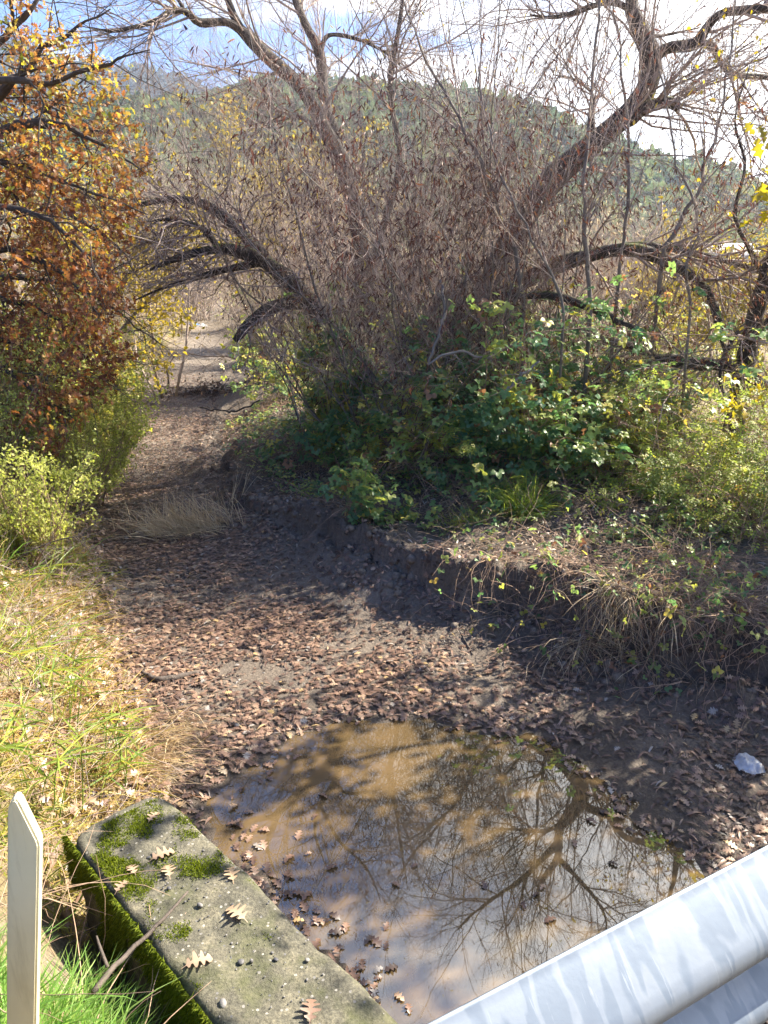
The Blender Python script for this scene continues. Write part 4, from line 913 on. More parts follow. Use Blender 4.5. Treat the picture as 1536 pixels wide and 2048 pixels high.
def leafy(name, label, cat, px, py, Yd, hgt, wid, n, size, mat_, tm=SML, trunkmat=M_bark_grey, group=None, part='foliage', dens=None, rmean=.5, base=None):
    b = at(px, py, Yd) if base is None else np.array(base, float); b[2] = float(H(b[0:1], b[1:2])[0])
    reseed(label); ns = 7; S = np.tile(b, (ns, 1)) + rng.normal(size=(ns, 3))*[wid*.06, wid*.06, 0]
    D = np.stack([rng.normal(0, .45*wid/hgt*1.6, ns), rng.normal(0, .45*wid/hgt*1.6, ns), np.ones(ns)], -1)
    P, R = grow(S, D, rng.uniform(.7, 1., ns)*hgt, 10, .09, .02, hgt*.012, .2)
    root, lv = woody(name, label, cat, b, [(P[q], R[q]) for q in range(ns)], [(16, .1, .12*hgt, .38*hgt, 25, 65, 6, .15, .02, .55, .02), (8, .15, .06*hgt, .16*hgt, 20, 60, 4, .15, 0, .6, .006)], (trunkmat, trunkmat), group, 6, trunk_name='stems')
    mb = MB(); q = lv[1][0]; N, m, _ = q.shape; idx = rng.integers(0, N, n); k = rng.integers(1, m, n); S = q[idx, k] + rng.normal(size=(n, 3))*hgt*.012
    cl = fbm(S[:, 0]/hgt*6 + 3, S[:, 1]/hgt*6 + S[:, 2]/hgt*7, 1, 3, 181)
    kp = cl > -.5; S, cl = S[kp], cl[kp]; n = len(S)
    scatter(mb, tm, S, frames(rdir(n) + [0, 0, .1], rdir(n) + [.2, 0, .8]), rng.uniform(size[0], size[1], n), np.clip(rmean + cl*.4 + rng.normal(size=n)*.2, 0, 1))
    mb.build(part, mat_, root); return root
leafy('yellow_tree', 'yellow leaved tree behind the thicket under the green hill', 'tree', 590, 560, 26, 6.4, 1.9, 7000, (.10, .17), M_yellow)
leafy('yellow_tree', 'yellow green tree at the right edge below the far ridge', 'tree', 1500, 640, 14, 2.6, 2.6, 8000, (.06, .10), M_yellow, rmean=.25)
leafy('yellow_tree', 'small yellow green tree beside the pale building', 'tree', 1420, 640, 17, 2.6, 2.4, 5000, (.06, .11), M_yellow, rmean=.4)
leafy('yellow_shrub', 'yellowish shrub seen through gaps in the lower oak crown', 'shrub', 90, 560, 12, 4.2, 3.2, 9000, (.05, .09), M_yellow, rmean=.6)
leafy('yellow_shrub', 'yellow green shrub at the far end of the path', 'shrub', 400, 600, 46, 4.4, 6.0, 6000, (.14, .24), M_rose)
leafy('yellow_shrub', 'yellow green shrub left of the path end below the dead limbs', 'shrub', 235, 620, 24, 2.6, 3.0, 6000, (.08, .13), M_rose)
leafy('yellow_shrub', 'yellow green shrub right of the path end behind the thick dead limb', 'shrub', 560, 600, 17, 2.0, 2.0, 5000, (.06, .10), M_rose)
leafy('added_shade_tree', 'leafy tree beyond the right edge whose crown dapples the pond with shade', 'tree', 1900, 620, 5, 4.6, 2.4, 11000, (.08, .14), M_yellow, OAKLO, M_oakbark, rmean=.3, base=(5.9, 5.9, 0))  # added tree, mostly out of view, put there to shade the pond

# --- distant building and car glimpsed through the twigs at the right
def boxm(mb, c, s, mi=0):
    v = np.array([[x, y, z] for x in (-.5, .5) for y in (-.5, .5) for z in (-.5, .5)])*s + c
    mb.add(v, np.array([[0, 1, 3, 2], [4, 6, 7, 5], [0, 4, 5, 1], [2, 3, 7, 6], [0, 2, 6, 4], [1, 5, 7, 3]]), None, mi)
p = at(1395, 640, 46); gz = float(H(p[:1], p[1:2])[0]) - .3
bld = thing('farm_building', 'low pale building with a light roof far off behind the right hand tree', 'building', (p[0], p[1], gz))
mb = MB(); boxm(mb, np.array([p[0], p[1]+2, gz+1.25]), np.array([8, 4, 2.5])); mb.build('wall', M_wall, bld, smooth=False)
mb = MB(); V = np.array([[-4.4, -.4, 2.5], [4.4, -.4, 2.5], [4.4, 4.4, 2.5], [-4.4, 4.4, 2.5], [-4.4, 2, 3.5], [4.4, 2, 3.5]]) + [p[0], p[1], gz+.003]
mb.add(V, [np.array([[0, 1, 5, 4], [2, 3, 4, 5], [3, 2, 1, 0]]), np.array([[0, 4, 3], [1, 2, 5]])]); mb.build('roof', M_roof, bld, smooth=False)
for q in (-2.6, -.4, 1.8):
    mb = MB(); boxm(mb, np.array([p[0]+q, p[1]-.01, gz+1.5]), np.array([1.3, .06, .9])); mb.build('window', M_glass, bld, smooth=False)
p = at(1392, 668, 36); gz = float(H(p[:1], p[1:2])[0])
car = thing('parked_car', 'pale green car parked far off before the pale building', 'car', (p[0], p[1], gz))
side_ = np.array([(-2.1, .3), (2.1, .3), (2.15, .75), (1.5, .9), (.9, 1.0), (.35, 1.42), (-1.2, 1.45), (-1.9, 1.0), (-2.15, .9)])
mb = MB(); ns = len(side_)
V = np.vstack([np.c_[side_[:, 0], np.full(ns, y), side_[:, 1]] for y in (-.82, .82)]) + [p[0], p[1], gz]; a = np.arange(ns)
mb.add(V, [np.stack([a, (a+1) % ns, (a+1) % ns+ns, a+ns], -1), a[None][:, ::-1], (a+ns)[None]]); mb.build('body', M_carpaint, car, smooth=False)
wn = np.array([(.75, 1.02), (.3, 1.36), (-1.15, 1.38), (-1.6, 1.02)]); mb = MB(); V = np.c_[wn[:, 0], np.full(4, -.826), wn[:, 1]] + [p[0], p[1], gz]; mb.add(V, np.array([[0, 1, 2, 3]])); mb.build('window', M_glass, car, smooth=False)
for q in (-1.3, 1.3):
    mb = MB(); tubes(mb, np.array([[p[0]+q, p[1]-.86, gz+.33], [p[0]+q, p[1]-.60, gz+.33]]), np.array([.33, .33]), 16, cap=True); mb.build('wheel', M_rubber, car)

# ------------------------------------------------------------------ brambles and low shrubs
def bramble(px, py, w, d, h, n, label, rmean=.35, canes=60, tm=(BRAM, BRAM5), size=(.085, .145), mat_=None, name='bramble_bush', cat='bramble', group='bramble bushes on the right bank', Yb=None, dmin=1.05, cover=.0):
    b = hit(px, py) if Yb is None else at(px, py, Yb)
    if Yb is not None: b[2] = float(H(b[:1], b[1:2])[0])
    root = thing(name, label, cat, b, group)
    S = b + np.stack([rng.normal(0, w*.35, canes), rng.normal(d*.4, d*.35, canes), np.zeros(canes)], -1); S[:, 2] = H(S[:, 0], S[:, 1]) - .02
    D = np.stack([rng.normal(0, .5, canes), rng.normal(-.08, .45, canes), np.ones(canes)], -1)
    P, R = grow(S, D, rng.uniform(.6, 1.6, canes)*h*1.45, 12, .10, -.10, rng.uniform(.003, .0055, canes), .5)
    lo = H(P[:, :, 0].ravel(), P[:, :, 1].ravel()).reshape(P.shape[:2]) + .02; P[:, :, 2] = np.maximum(P[:, :, 2], lo)
    if dmin == -99: k = fields(P[:, :, 0].ravel(), P[:, :, 1].ravel())[0].reshape(P.shape[:2]).min(1); k = k > min(.25, np.sort(k)[-min(12, len(k))] - 1e-6); P, R = P[k], R[k]
    top = P[:, :, 2].max(1); dd = fields(P[:, :, 0].ravel(), P[:, :, 1].ravel())[1].reshape(P.shape[:2]).min(1); k = (dd > min(dmin, dd.max()-.05)) & (top < max(2.85, top.min()+.3))
    if k.sum() < 4: k = np.argsort(-dd)[:8]
    P, R = P[k], R[k]; canes = len(P)
    lv = branches(P, R, [(6, .2, .15, .5, 30, 70, 6, .15, -.04, .7, .003)])
    mb = MB(); tubes(mb, P, R, 4, rng.uniform(0, 1, canes)); tubes(mb, lv[0][0], lv[0][1], 3, rng.uniform(0, 1, len(lv[0][0]))); mb.build('canes', M_cane, root)
    n = int(n*2.7)
    q = np.concatenate([lv[0][0].reshape(-1, 3), P[:, 4:].reshape(-1, 3)]); idx = rng.integers(0, len(q), n); S = q[idx] + rng.normal(size=(n, 3))*.03
    lo = H(S[:, 0], S[:, 1]); S[:, 2] = np.maximum(S[:, 2], lo + .03)
    out = nrm(S - (b + np.array([0, d*.4, h*.1])))
    cl = fbm(S[:, 0]*2 + S[:, 2], S[:, 1]*2 + S[:, 2]*1.5, 2.2, 3, 191); kp = cl > -.12 + cover; S, out, cl = S[kp], out[kp], cl[kp]; n = len(S)
    c2 = fbm(S[:, 0]*1.5 + S[:, 2], S[:, 1] + S[:, 2], 1.1, 2, 197)
    mb = MB(); r = np.clip(rmean + c2*.5 + rng.normal(size=n)*.16, 0, 1); half = rng.uniform(0, 1, n) < .6
    r = np.where(rng.uniform(0, 1, n) < .11, rng.uniform(.8, 1, n), r)
    Mx = frames(rdir(n)*.7 + out*.6 + [0, -.15, -.35], rdir(n)*.45 + out*.5 + np.array([0, -.2, .9])); sz = rng.uniform(size[0], size[1], n)
    for t_, hsel in zip(tm, (half, ~half)): scatter(mb, t_, S[hsel], Mx[hsel], sz[hsel], r[hsel])
    mb.build('foliage', mat_ or M_bram, root); return root
for a in [(700, 880, .9, .8, 1.25, 520, 'dark green bramble bush bulging over the litter slope left of centre', .28), (620, 940, .6, .5, .55, 260, 'low bluish green bramble trailing down to the eroded bank', .25),
          (800, 850, 1.0, .9, 1.45, 620, 'tall broad leaved bramble bush in the middle of the right bank', .3), (900, 870, .9, .8, 1.05, 420, 'bramble bush with a few yellow leaves right of the middle one', .4),
          (1010, 900, .9, .8, .95, 380, 'yellowish bramble bush above the dark hollow', .5), (1110, 910, .9, .8, 1.0, 520, 'bramble bush with large rounded leaves around the short split branch', .35),
          (1190, 930, .7, .7, .75, 360, 'bramble bush at the right end of the heap sloping towards the dark trunk', .4), (560, 800, .8, .8, 1.0, 380, 'sunny yellow green bramble beside the path below the dead limb', .6),
          (500, 720, .9, .9, 1.1, 420, 'bramble beside the far part of the path under the leaning dead limb', .45), (640, 720, 1.0, 1.0, 1.5, 480, 'bramble climbing behind the middle bush below the dead limbs', .5),
          (960, 720, 1.2, 1.0, 1.5, 420, 'bramble high on the bank behind the pale dead branches', .35), (1330, 760, 1.2, 1.0, .8, 420, 'sunlit yellow green bramble behind the fallen dark trunk', .7),
          (690, 1050, .45, .3, .3, 150, 'small bramble sprig hanging at the lip of the eroded bank', .35), (960, 1000, .6, .4, .25, 110, 'low sparse bramble behind the green grass tussock', .4)]:
    bramble(*a[:7], a[7], canes=int(16 + a[5]*.12), dmin=(.1 if a[5] < 160 else (.35 if a[0] < 650 else 1.0)))
for a in [(690, 760, 1.0, .7, 1.9, 560, 'tall bramble thrown up behind the dark green bush left of centre', .35, 8.3), (790, 760, 1.0, .7, 2.1, 640, 'tallest bramble arching up into the dead leaved willow shrubs', .4, 8.0), (890, 760, 1.0, .7, 1.8, 560, 'tall bramble around the steep pale dead branch', .4, 7.8),
          (1000, 770, 1.0, .7, 1.15, 560, 'tall yellow green bramble under the diagonal sapling', .6, 7.6), (1110, 780, 1.0, .7, .85, 460, 'tall bramble at the foot of the straight grey sapling', .45, 7.6), (1210, 790, 1.0, .7, .65, 380, 'bramble with sunlit lime leaves beside the low dead branch', .68, 7.7), (600, 770, .9, .7, 1.5, 460, 'yellowing bramble between the collapsed limbs and the tall brambles', .65, 8.8)]:
    bramble(*a[:7], a[7], canes=60, Yb=a[8])
for a in [(545, 740, .8, .6, 1.1, 700, 'yellow leaved wild rose below the leaning thick dead limb', 9.6), (640, 700, .9, .6, 1.7, 700, 'yellow leaved wild rose standing among the tall brambles left of centre', 9.2), (1300, 800, 1.0, .6, .5, 500, 'yellow wild rose below the fallen dark trunk', 8.6)]:
    bramble(*a[:7], .7, canes=40, tm=(ROSE, ROSE), size=(.07, .12), mat_=M_rose, name='wild_rose', cat='rose bush', group='wild roses on the right bank', Yb=a[7])
for a in [(225, 760, 1.0, .8, .8, 700, 'lime green wild rose on the left bank under the lowest oak leaves', 11.5), (270, 700, 1.2, 1.0, .9, 800, 'sunny lime green wild rose further along the left bank', 15), (318, 655, 1.4, 1.2, .9, 800, 'farthest lime green wild rose on the left bank by the path end', 21)]:
    bramble(*a[:7], .6, canes=45, tm=(ROSE, BRAM), size=(.10, .17), mat_=M_rose, name='wild_rose', cat='rose bush', group='wild roses on the left bank', Yb=a[7], dmin=-99)
for a in [(1470, 1010, .8, .7, .75, 900, 'bright yellow green wild rose bush at the right edge'), (1370, 990, .7, .6, .45, 520, 'low yellow green wild rose left of the bigger rose bush'), (1290, 960, .8, .6, .35, 420, 'sparse pale rose shoots in front of the bramble heap'),
          (1540, 900, .8, .7, .95, 800, 'tallest wild rose in front of the dark trunk at the right edge'), (1530, 1080, .6, .5, .4, 380, 'low rose bush above the collapsed edge at the far right'), (1000, 850, .7, .6, .8, 420, 'pale small leaved rose among the brambles')]:
    bramble(*a[:7], .5, canes=45, tm=(ROSE, ROSE), size=(.07, .13), mat_=M_rose, dmin=.75, name='wild_rose', cat='rose bush', group='wild roses on the right bank')
# sunlit twiggy bushes on the left bank
for (px, py, h, w, n, lab) in [(150, 1040, 1.6, 1.3, 15000, 'large pale yellow green bush on the left bank beside the path'), (30, 960, 1.7, 1.2, 9000, 'taller yellow green bush at the left edge under the oak'), (50, 1130, .9, .8, 6000, 'low greyish bush in front of the large yellow green bush'),
                               (140, 880, 1.1, .7, 6000, 'small pale bush between the path and the oak leaves'),
                               (185, 1000, 1.1, 1.0, 9000, 'lime green bush leaning out over the edge of the path'), (90, 930, 1.5, 1.1, 11000, 'dense lime green bush right below the lowest rusty oak leaves')]:
    reseed(lab); b = hit(px, py); ns = 16
    S = b + rng.normal(size=(ns, 3))*[w*.15, w*.15, 0]; D = np.stack([rng.normal(.12, .4, ns), rng.normal(0, .4, ns), np.ones(ns)], -1)
    P, R = grow(S, D, rng.uniform(.7, 1, ns)*h, 9, .08, .05, .009, .25)
    root, lv = woody('twiggy_bush', lab, 'bush', b, [(P[q], R[q]) for q in range(ns)], [(12, .1, .15*h, .4*h, 20, 50, 6, .12, .08, .6, .005), (7, .1, .08*h, .2*h, 20, 45, 4, .12, .06, .6, .003)], (M_cane, M_cane), 'twiggy bushes on the left bank', 5, trunk_name='stems')
    mb = MB(); q = lv[1][0]; N, m, _ = q.shape; idx = rng.integers(0, N, n); k = rng.integers(0, m, n); S = q[idx, k] + rng.normal(size=(n, 3))*.012
    cl = fbm(S[:, 0]*2 + S[:, 2]*2, S[:, 1]*2 + S[:, 2], 1.5, 3, 195)
    scatter(mb, SML, S, frames(rdir(n) + [0, 0, .5], rdir(n) + [.2, 0, .5]), rng.uniform(.018, .036, n), np.clip(.5 + cl*.35 + rng.normal(size=n)*.2, 0, 1)); mb.build('foliage', M_bush, root)
# blackened dead frond at the left edge
mb = MB(); P, R = limb([(-20, 1165, 5.2), (40, 1115, 5.15), (110, 1082, 5.1), (190, 1068, 5.0)], [.008, .007, .005, .003], 16)
tubes(mb, P, R, 5)
for q, (p, r) in enumerate(branches(P[None], R[None], [(22, .1, .08, .25, 40, 70, 6, .15, 0, .6, .004), (8, .1, .03, .07, 40, 70, 3, .1, 0, .7, .003)])): tubes(mb, p, r*1.5, 4)
tag(mb.build('dead_frond', M_deadwood, loc=P[0]), 'blackened dead seed stalk sticking out over the left bank', 'dead stalk')

# ------------------------------------------------------------------ grasses
def sample_ground(n, x0, x1, y0, y1, fn):
    x = rng.uniform(x0, x1, n); y = rng.uniform(y0, y1, n); h, dl, dr, ps = H(x, y, True)
    k = rng.uniform(0, 1, n) < fn(x, y, h, dl, dr, ps); return np.stack([x, y, h], -1)[k], dl[k], dr[k], ps[k]
reseed('patch 0')
# thatch and blades over the left bank
S, dl, dr, _ = sample_ground(90000, -4.6, -.6, 2.2, 9., lambda x, y, h, dl, dr, ps: ss(-.06, .30, dl + fbm(x, y, 2.2, 3, 201)*.22)*ss(3.2, 2, dl)*(.30 + .9*ss(-.25, .35, fbm(x, y, 1.4, 3, 203))))
n = len(S); c = fbm(S[:, 0], S[:, 1], 1.2, 3, 205)
D = rdir(n)*np.array([1, 1, .5]) + [.16, -.08, .25]
r = np.clip(.56 + c*.6 + rng.normal(size=n)*.22, 0, 1)
mb = MB(); blades(mb, S, D, rng.uniform(.06, .26, n)*(1 + .5*(c > .2)), rng.uniform(.0025, .008, n), 5, .24, -.14, r)
tag(mb.build('bank_grass', M_bankgrass), 'matted straw and yellow green grass covering the left bank', 'grass', kind='stuff')
reseed('patch 1')
# longer sword-like green blades on the left bank
S, dl, dr, _ = sample_ground(3400, -4.2, -1.0, 2.3, 6.5, lambda x, y, h, dl, dr, ps: ss(.15, .6, dl)*ss(-.2, .35, fbm(x, y, 1.6, 3, 211))); n = len(S)
D = rdir(n)*np.array([1, 1, .2]) + [.15, -.1, .75]
mb = MB(); blades(mb, S, D, rng.uniform(.25, .65, n), rng.uniform(.006, .011, n), 5, .08, -.16, np.clip(rng.normal(.45, .25, n), 0, 1))
tag(mb.build('sword_grass', M_sedge), 'long sword shaped green blades standing among the straw on the left bank', 'grass', kind='stuff')
reseed('patch 2')
# grass of the far left bank (path side)
S, dl, dr, _ = sample_ground(60000, -17, -2.4, 8.5, 34., lambda x, y, h, dl, dr, ps: ss(-.05, .25, dl)*ss(4, 2, dl)*(.25 + .8*ss(-.2, .3, fbm(x, y, .9, 3, 221)))); n = len(S)
mb = MB(); blades(mb, S, rdir(n)*np.array([1, 1, .35]) + [.3, -.1, .45], rng.uniform(.15, .5, n), rng.uniform(.006, .014, n), 5, .12, -.16, np.clip(.38 + rng.normal(size=n)*.25, 0, 1))
tag(mb.build('far_bank_grass', M_bankgrass), 'sunny yellow green grass on the left bank further along the path', 'grass', kind='stuff')
# umbrella sedges
for px, py, ht, lab in [(52, 1400, .42, 'umbrella sedge with dark green rays at the left edge of the bank'), (118, 1470, .46, 'umbrella sedge with a broad star of rays on the sunny left bank'), (40, 1560, .34, 'low umbrella sedge above the white stake'),
                        (190, 1560, .40, 'umbrella sedge nearest the far end of the concrete wall'), (250, 1585, .30, 'small umbrella sedge touching the corner of the concrete wall'), (95, 1640, .38, 'umbrella sedge left of the mossy wall corner')]:
    b = hit(px, py); root = thing('umbrella_sedge', lab, 'sedge', b, 'umbrella sedges on the left bank'); mb = MB(); mb2 = MB()
    for q in range(5):
        P, R = grow(b[None] + rng.normal(size=(1, 3))*[.06, .06, 0], np.array([[rng.normal(.1, .25), rng.normal(0, .25), 1]]), ht*rng.uniform(.6, 1.1), 7, .05, -.02, .0035, .7)
        tubes(mb, P, R, 4, np.array([.4])); nb = rng.integers(7, 13); a = np.arange(nb)*2*pi/nb + rng.uniform(0, 1, nb)
        blades(mb2, np.repeat(P[:, -1], nb, 0), np.stack([np.cos(a), np.sin(a), rng.uniform(.1, .5, nb)], -1), rng.uniform(.12, .24, nb), .009, 5, .04, -.09, np.clip(rng.normal(.5, .25, nb), 0, 1))
    mb.build('stems', M_sedge, root); mb2.build('rays', M_sedge, root)
def tussock(name, label, px, py, n, ln, spread, tilt, mat_, w=(.003, .006), sx_=.2, sy_=.12, up=-.2, cat='grass', rmean=.5, m=5):
    reseed(label)
    b = hit(px, py); root_ = b
    S = b + np.stack([rng.normal(0, sx_, n), rng.normal(0, sy_, n), np.zeros(n)], -1); S[:, 2] = H(S[:, 0], S[:, 1]) - .01
    D = rdir(n)*spread + np.array(tilt)
    mb = MB(); blades(mb, S, D, rng.uniform(ln[0], ln[1], n), rng.uniform(w[0], w[1], n), m, .08, up, np.clip(rng.normal(rmean, .25, n), 0, 1))
    return tag(mb.build(name, mat_, loc=b), label, cat)
tussock('dry_grass_clump', 'pale flattened clump of dry grass lying across the litter path', 375, 1062, 900, (.22, .55), .5, (-.45, .0, .6), M_straw, (.004, .009), .27, .12, -.16, 'grass clump', .7)
tussock('dry_grass_clump', 'few tall pale straw stalks leaning right beside the flattened clump', 470, 1000, 16, (.35, .6), .2, (.25, .1, .9), M_straw, (.004, .007), .06, .05, -.03, 'grass clump', .9)
tussock('grass_tussock', 'green arching grass tussock on top of the right bank', 1040, 1030, 420, (.25, .5), .5, (.15, -.15, .8), M_sedge, (.004, .008), .10, .06, -.22, 'grass clump')
tussock('grass_tussock', 'smaller yellowish grass tussock left of the green arching tussock', 925, 1050, 220, (.12, .28), .6, (0, -.15, .7), M_sedge, (.003, .006), .10, .06, -.2, 'grass clump', .75)
tussock('dry_grass_clump', 'straw coloured grass hanging down the face of the eroded bank', 1215, 1205, 420, (.25, .6), .5, (-.1, -.55, .35), M_straw, (.0025, .005), .20, .06, -.30, 'grass clump', .55)
tussock('dry_grass_clump', 'bunch of thin dry stalks hanging right of the straw coloured clump', 1330, 1225, 110, (.2, .45), .5, (0, -.5, .4), M_straw, (.0025, .005), .12, .05, -.25, 'grass clump', .4)
tussock('dry_grass_clump', 'brown thatch of dead grass hanging off the left bank above the concrete wall', 305, 1500, 1100, (.15, .4), .4, (.55, -.3, .3), M_straw, (.0025, .005), .10, .22, -.25, 'grass clump', .35)
for px, py, n_, lab in [(1130, 1165, 160, 'loose dry vines hanging over the eroded edge left of the straw coloured clump'), (1290, 1195, 200, 'dense dry vines spilling over the eroded edge right of the straw coloured clump'), (1410, 1225, 220, 'dark dry vines spilling over the edge above the small soil ledge'),
                        (1500, 1245, 220, 'dry vines hanging at the far right end of the eroded edge'), (1010, 1140, 90, 'few dry vines hanging at the corner of the eroded bank'), (1380, 1150, 260, 'tangled heap of grey dry vines on the bank top at the right')]:
    reseed(lab); b = hit(px, py); S = b + rng.normal(size=(n_, 3))*[.22, .14, 0] + [0, .12, 0]; S[:, 2] = H(S[:, 0], S[:, 1]) + .01
    P, R = grow(S, rdir(n_)*[1, 1, .5] + [-.15, -.45, .45], rng.uniform(.2, .7, n_), 10, .20, -.15, rng.uniform(.0014, .0032, n_), .5)
    lo = H(P[:, :, 0].ravel(), P[:, :, 1].ravel()).reshape(P.shape[:2]) + .01; P[:, :, 2] = np.maximum(P[:, :, 2], lo); mb = MB(); tubes(mb, P, R, 3, rng.uniform(.2, 1, n_))
    q = P[:, 3:].reshape(-1, 3); k = rng.integers(0, len(q), n_//2); scatter(mb, BRAM, q[k], frames(rdir(len(k)), rdir(len(k)) + [0, -.3, .8]), rng.uniform(.04, .09, len(k)), np.clip(rng.normal(.55, .3, len(k)), 0, 1), 1)
    tag(mb.build('dry_vines', [M_cane, M_bram], loc=b), lab, 'dry vines', 'dry vines along the eroded edge')
reseed('patch 3')
# fresh green grass at the near bank
g1, g2, g3 = hit(60, 2010), hit(250, 1985), hit(430, 2030); GX = [g1[0], g2[0], g3[0]]; GY = [g1[1], g2[1], g3[1]]
S, dl, dr, _ = sample_ground(15000, -1.5, .2, 1.05, 1.95, lambda x, y, h, dl, dr, ps: ss(.40, .55, (x-.03)*-.73 + (y-1.6)*-.68 + .0)*ss(.1, .3, h)*ss(-.1, .35, fbm(x, y, 2.6, 2, 231) + .5)*(y < np.interp(x, GX, GY) + .05*fbm(x, y, 6, 2, 235))); n = len(S)
mb = MB(); blades(mb, S, rdir(n)*np.array([1, 1, .2]) + [.12, .12, 1.0], rng.uniform(.05, .22, n)*(1 + (rng.uniform(0, 1, n) < .07)*.6), rng.uniform(.0025, .0058, n), 5, .13, -.13, np.clip(rng.normal(.5, .28, n), 0, 1))
tag(mb.build('green_grass', M_grass), 'fresh bright green grass at the road edge beside the concrete wall', 'grass', kind='stuff')
reseed('patch 4')
# grey twiggy dead weeds on the left bank
S, dl, dr, _ = sample_ground(5200, -4.2, -1.2, 2.6, 7.0, lambda x, y, h, dl, dr, ps: ss(.0, .4, dl)*ss(.0, .4, fbm(x, y, 1.1, 3, 237))); n = len(S)
P, R = grow(S, rdir(n)*np.array([1, 1, .4]) + [.25, -.1, .55], rng.uniform(.15, .6, n), 8, .16, -.07, rng.uniform(.0012, .003, n), .5); lv = branches(P, R, [(4, .3, .05, .18, 30, 70, 4, .15, 0, .7, .002)])
mb = MB(); tubes(mb, P, R, 3, rng.uniform(.1, 1, n)); tubes(mb, lv[0][0], lv[0][1], 3, rng.uniform(.1, 1, len(lv[0][0]))); tag(mb.build('dead_weeds', M_twig), 'leaning grey brown dead weeds tangled over the left bank', 'dead weeds', kind='stuff')
reseed('patch 5')
# dry grey stalks in the hollow left of the wall
S, dl, dr, _ = sample_ground(1500, -2.4, -.75, 1.3, 2.7, lambda x, y, h, dl, dr, ps: ss(.42, .6, (x-.03)*-.73 + (y-1.6)*-.68)*.5); n = len(S)
P, R = grow(S, rdir(n)*np.array([1, 1, .5]) + [0, 0, .4], rng.uniform(.15, .6, n), 7, .12, -.08, rng.uniform(.0012, .0028, n), .4)
mb = MB(); tubes(mb, P, R, 4, rng.uniform(.3, 1, n)); tag(mb.build('dry_stalks', M_cane), 'tangle of dry grey stalks in the hollow beside the mossy wall face', 'dry stalks', kind='stuff')
reseed('patch 6')
# dry stems sprawling over the right bank and hanging roots on its face
S, dl, dr, _ = sample_ground(20000, -5, 4.6, 3.8, 13, lambda x, y, h, dl, dr, ps: ss(.12, .3, dr)*ss(3.2, 1.5, dr)*(.15 + .85*ss(-.1, .35, fbm(x, y, 1.3, 3, 241)))); n = len(S)
P, R = grow(S + [0, 0, .02], rdir(n)*np.array([1, 1, .4]) + [0, -.1, .35], rng.uniform(.15, .75, n), 8, .22, -.06, rng.uniform(.0014, .0036, n), .5)
lo = H(P[:, :, 0].ravel(), P[:, :, 1].ravel()).reshape(P.shape[:2]) + .008; P[:, :, 2] = np.maximum(P[:, :, 2], lo)
mb = MB(); tubes(mb, P, R, 3, rng.uniform(0, 1, n)); tag(mb.build('dry_stems', M_cane), 'tangle of dry stems and vines sprawling over the right bank', 'dry stems', kind='stuff')
S, dl, dr, _ = sample_ground(26000, -2.2, 3.6, 3.8, 8.8, lambda x, y, h, dl, dr, ps: (np.abs(dr - .14) < .14)*ss(-.15, .2, fbm(x, y, 3, 3, 251))*.8); n = len(S)
tw = RF[3:14]; P, R = grow(S + [0, 0, -.02], np.tile([-.35, -.6, -.6], (n, 1)) + rng.normal(size=(n, 3))*.35, rng.uniform(.05, .2, n), 6, .2, -.25, rng.uniform(.0009, .0022, n), .4)
mb = MB(); tubes(mb, P, R, 3, rng.uniform(0, .8, n)); tag(mb.build('hanging_roots', M_cane), 'fringe of fine roots hanging from the eroded edge of the right bank', 'roots', kind='stuff')
reseed('patch 7')
# small green ground cover on the right bank
S, dl, dr, _ = sample_ground(45000, -5, 5.2, 3.9, 13., lambda x, y, h, dl, dr, ps: ss(.2, .5, dr)*(.10 + .9*ss(-.05, .35, fbm(x, y, 1.5, 3, 261)))*ss(5, 3, dr)); n = len(S)
mb = MB(); scatter(mb, BRAM, S + np.stack([0*S[:, 0], 0*S[:, 0], rng.uniform(.02, .14, n)], -1), frames(rdir(n)*[1, 1, .2], rdir(n)*.6 + [0, -.2, 1]), rng.uniform(.04, .10, n), np.clip(rng.normal(.5, .25, n), 0, 1))
tag(mb.build('ground_cover', M_bram), 'scattered small bramble leaves creeping over the litter of the right bank', 'ground cover', kind='stuff')

# ------------------------------------------------------------------ leaf litter
def litter(name, label, n, box, fn, tm, size, rm, rs=.22, tilt=.35, lift=(.004, .022)):
    reseed(label)
    S, dl, dr, ps = sample_ground(n, *box, fn); n = len(S); N = Hn(S[:, 0], S[:, 1]); S = S + N*rng.uniform(lift[0], lift[1], n)[:, None]
    a = rng.uniform(0, 2*pi, n); D = np.stack([np.cos(a), np.sin(a), 0*a], -1); NN = nrm(N + rdir(n)*tilt); D = nrm(D - NN*np.sum(D*NN, -1, keepdims=True))
    c = fbm(S[:, 0], S[:, 1], 1.3, 3, 271)
    mb = MB(); scatter(mb, tm, S, frames(D, NN), rng.uniform(size[0], size[1], n), np.clip(rm + c*.12 + rng.normal(size=n)*rs, 0, 1))
    tag(mb.build(name, M_litter), label, 'leaf litter', kind='stuff')
chan = lambda dl, dr: ss(.35, -.05, dl)*ss(.25, -.1, dr)
litter('oak_leaf_litter', 'layer of brown lobed oak leaves over the creek bed', 76000, (-3.6, 3.2, 1.9, 9.6),
       lambda x, y, h, dl, dr, ps: chan(dl, dr)*(ps < -.04)*np.clip(.24 + 1.5*fbm(x, y, 1.3, 4, 281) + .45*ss(1.0, -1.2, x + (y-3)*.15), .05, 1), OAKMID, (.032, .072), .47, .24, .15, (.003, .014))
litter('willow_leaf_litter', 'narrow dark and tan willow leaves scattered over the creek bed', 60000, (-3.8, 3.2, 1.9, 10.5),
       lambda x, y, h, dl, dr, ps: chan(dl, dr)*(ps < -.03)*np.clip(.40 + .5*fbm(x, y, 1.1, 3, 291), .05, 1), WIL, (.04, .09), .38, .26, .16, (.003, .016))
